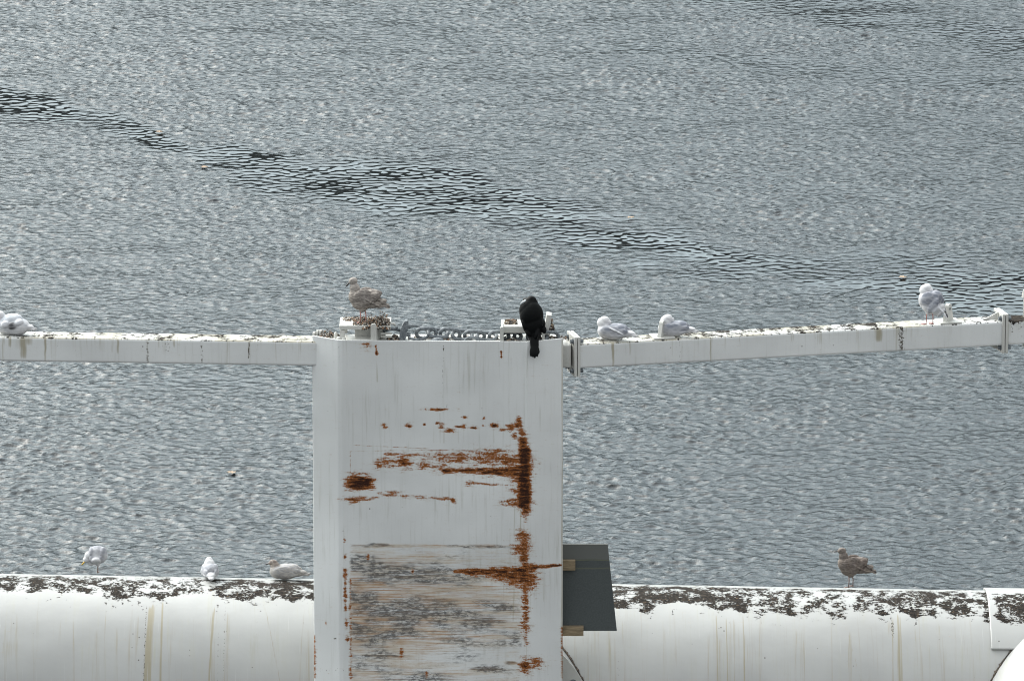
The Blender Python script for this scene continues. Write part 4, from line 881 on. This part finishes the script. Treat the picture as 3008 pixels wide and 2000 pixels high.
# sitting birds
def sit_prims(head, hx=.075, hz=.205):
    P = [E((.07, 0, .095), (.090, .085, .085), -.2, col=0), E((-.02, 0, .085), (.150, .092, .080), .0, col=0), E((-.05, 0, .125), (.145, .082, .065), .18, col=1), E((-.17, 0, .085), (.11, .055, .040), .12, col=0), E((-.235, 0, .075), (.08, .040, .014), .05, col=0)]
    for s in (-1, 1):
        P += [E((-.01, .066*s, .115), (.120, .030, .062), .12, .06*s, col=1), E((-.10, .060*s, .100), (.120, .024, .045), .22, .12*s, col=1), E((-.125, .060*s, .075), (.06, .020, .022), .1, .1*s, col=2)]
    if head == 'tuck': P += tuck_head(hx, hz)
    return P
def sit_feathers(c=3, drop=0.0):
    return [([(-.10, .05*s, .135), (-.19, .035*s, .108), (-.26, .014*s, .088-drop), (-.32, .004*s, .078-drop)], [.028, .024, .015, .006], .009, c) for s in (-1, 1)]+[([(-.18, 0, .085), (-.26, 0, .070), (-.30, 0, .062)], [.045, .04, .03], .008, 0)]
yc = y_for(1795, 1000, zr)
u = A2+tR*u2(1800)
bird('gull', Vector((W(1796, 990, u.y).x, u.y-.01, zr-.005)), R_(180-24), sit_prims('tuck', .085, .210), AD, [M_ADULT], (), None, (), 1.0, 'white gull sleeping on the beam just right of the column flange', 'gull', 'gulls resting on the boom', feathers=sit_feathers(3)+[([(-.30, .03, .075), (-.35, .02, .07)], [.014, .006], .006, 3), ([(-.02, .09, .155), (-.10, .085, .125), (-.17, .075, .09)], [.02, .02, .01], .008, 2)])
u = A2+tR*u2(1975)
bird('gull', Vector((W(1973, 990, u.y).x, u.y-.01, zr-.005)), R_(180-10), sit_prims('tuck', .05, .215), AD, [M_ADULT], (), None, (), .95, 'white gull sleeping on the beam behind the upright eye plate', 'gull', 'gulls resting on the boom', feathers=sit_feathers())
# left edge preening gull
P = sit_prims('none')+[E((-.10, 0, .095), (.13, .10, .095), .1, col=0), E((-.02, 0, .150), (.14, .09, .085), .2, col=1), E((-.12, .06, .15), (.06, .05, .04), .4, col=2), E((.02, .09, .13), (.05, .03, .04), .4, col=2), E((-.06, .095, .12), (.05, .02, .04), .4, col=3), E((.10, 0, .21), (.05, .05, .05), .2, col=0), E((.12, 0, .165), (.060, .052, .055), .2, col=0), E((.155, .02, .15), (.045, .040, .05), .8, col=0), E((.165, .03, .115), (.038, .034, .036), 1.2, col=0)]
bird('gull', Vector((W(28, 985, A0.y-.02).x, A0.y-.03, zt-.004)), R_(180-12), P, [WHT, (0.48, 0.51, 0.55), LGR, DRK], [M_ADULT], (), ((.185, .035, .095), (.205, .04, .055), .010, M_BILLY), (), 1.0, 'ruffled white gull preening on the left beam, cut off by the left frame edge', 'gull', 'gulls resting on the boom', feathers=sit_feathers())
# pontoon, seen from behind
p = pontoon_pt(616, 1700)
bird('gull', p+Vector((0, .06, -.01)), R_(96), sit_prims('none')+[E((.09, 0, .155), (.060, .062, .055), col=0), E((.115, 0, .190), (.046, .042, .038), col=0), E((.0, 0, .085), (.13, .108, .082), col=1)], [WHT, (0.27, 0.28, 0.31), LGR, (.45, .45, .46)], [M_ADULT], (), ((.155, 0, .21), (.195, 0, .20), .01, M_BILLY), (), .98,
     'pale grey gull sitting on the left pontoon with its back to the viewer', 'gull', 'gulls resting on the boom', feathers=sit_feathers(2))
# pontoon, young gull sitting with head up
p = pontoon_pt(832, 1702)
bird('gull', p+Vector((0, .02, -.004)), R_(180-10), sit_prims('none')+[E((.095, 0, .155), (.055, .050, .058), col=4), E((.115, 0, .198), (.050, .038, .036), col=4), E((.145, 0, .190), (.030, .025, .024), .3, col=4)], JG, [M_JUV], (), ((.168, 0, .184), (.208, 0, .170), .010, M_BILLD), [(.132, .031, .205), (.132, -.031, .205)], .98,
     'greyish young gull with brown head sitting on the pontoon beside the column', 'gull', 'gulls resting on the boom', feathers=sit_feathers())
# pontoon, standing on one leg with head down preening
p = pontoon_pt(287, 1686)
P7 = [E((.0, 0, .205), (.12, .112, .092), .25, col=0), E((.0, -.0, .235), (.11, .105, .080), .3, col=1), E((-.10, .0, .17), (.07, .06, .035), .4, col=0)]
for s in (-1, 1): P7 += [E((-.01, .062*s, .225), (.11, .042, .080), .35, .05*s, col=1), E((-.06, .055*s, .18), (.08, .03, .045), .45, .1*s, col=1)]
P7 += [E((-.03, .095, .20), (.05, .05, .055), col=0), E((-.05, .118, .165), (.036, .040, .036), col=0), E((-.02, .07, .13), (.04, .05, .04), col=0), E((0, 0, .11), (.03, .03, .035), col=0)]
bird('gull', p+Vector((0, .05, 0)), R_(84), P7, [WHT, (0.26, 0.27, 0.30), LGR, DRK], [M_ADULT], [((.0, .0, .12), (-.004, .0, .06), (.004, .004, 0), 0)], ((-.062, .140, .142), (-.075, .168, .112), .0105, M_BILLY), (), 1.0,
     'grey-backed gull on one leg at the far left of the pontoon, yellow bill pointing down', 'gull', 'gulls resting on the boom', leg_mat=M_DULLEG)
# ---- cormorant, back to the viewer, tail over the edge of the plate (local x = away from the camera)
def C(cx, cy, d=0.0): k = .000519; return (d, -(cx-745)*k, (1150-cy)*k*1.027)
pcx = 1460+745/7.127
P = [E(C(668, 545, .02), (.095, .108, .135), -.12, col=0), E(C(725, 640, .0), (.105, .130, .165), -.1, col=0), E(C(755, 800, -.005), (.095, .118, .15), -.05, col=0), E(C(790, 960, -.01), (.07, .075, .12), .1, col=0),
     E(C(700, 400, .02), (.060, .085, .075), col=0), E(C(715, 300, .03), (.048, .045, .034), col=0), E(C(640, 325, .045), (.035, .055, .025), col=0), E(C(775, 350, .02), (.04, .03, .05), col=0)]
def blade(pts, w, t, col=0): return ([C(*q) for q in pts], w, t, col)
F_ = [blade([(930, 700, -.02), (975, 850, -.03), (990, 985, -.04)], [.05, .04, .022], .03), blade([(560, 700, -.03), (620, 900, -.05), (690, 1040, -.06)], [.06, .05, .03], .028), blade([(860, 640, -.045), (850, 880, -.06), (800, 1080, -.07)], [.06, .06, .04], .026)]
F_ += [([Vector(C(a0, 1060, -.065)), Vector(C(a1, 1250, -.115)), Vector(C(a2, 1405+e, -.155))], [.018, .018, .010], .008, 0) for a0, a1, a2, e in ((735, 712, 700, 10), (755, 742, 736, 28), (778, 775, 775, 40), (795, 800, 800, 45), (815, 835, 850, 25), (830, 860, 878, -40))]
F_ += [([Vector(C(780, 1050, -.06)), Vector(C(785, 1220, -.11)), Vector(C(790, 1380, -.15))], [.05, .055, .045], .010, 0)]
corm = bird('cormorant', Vector((PX(pcx)*1.0, .035, -.005)), R_(90), P, [(0.0035, 0.0042, 0.0045), (0.22, 0.26, 0.27)], [M_CORM], [((0, .03, .10), (-.0, .03, .05), (0, .035, 0), 0), ((0, -.03, .10), (-.0, -.03, .05), (0, -.035, 0), 0)],
            None, (), 1.0, 'black cormorant with its back turned, tail hanging over the top edge of the column', 'cormorant', leg_mat=M_BILLD, feathers=F_, voxel=.006, smooth=4)
b = MB(); b.tube([Vector(C(655, 318, .02)), Vector(C(600, 338, .0)), Vector(C(545, 360, -.01)), Vector(C(492, 398, -.0))], [.014, .020, .017, .008], 8)
m_ = b.mesh('bill'); o = link('bill', m_, mat_simple('bill_highlight', (0.20, 0.225, 0.24), (0.38, 0.41, 0.43), 30, .35), None); o.parent = corm  # pale tone of this bill paints in the highlight along head and neck
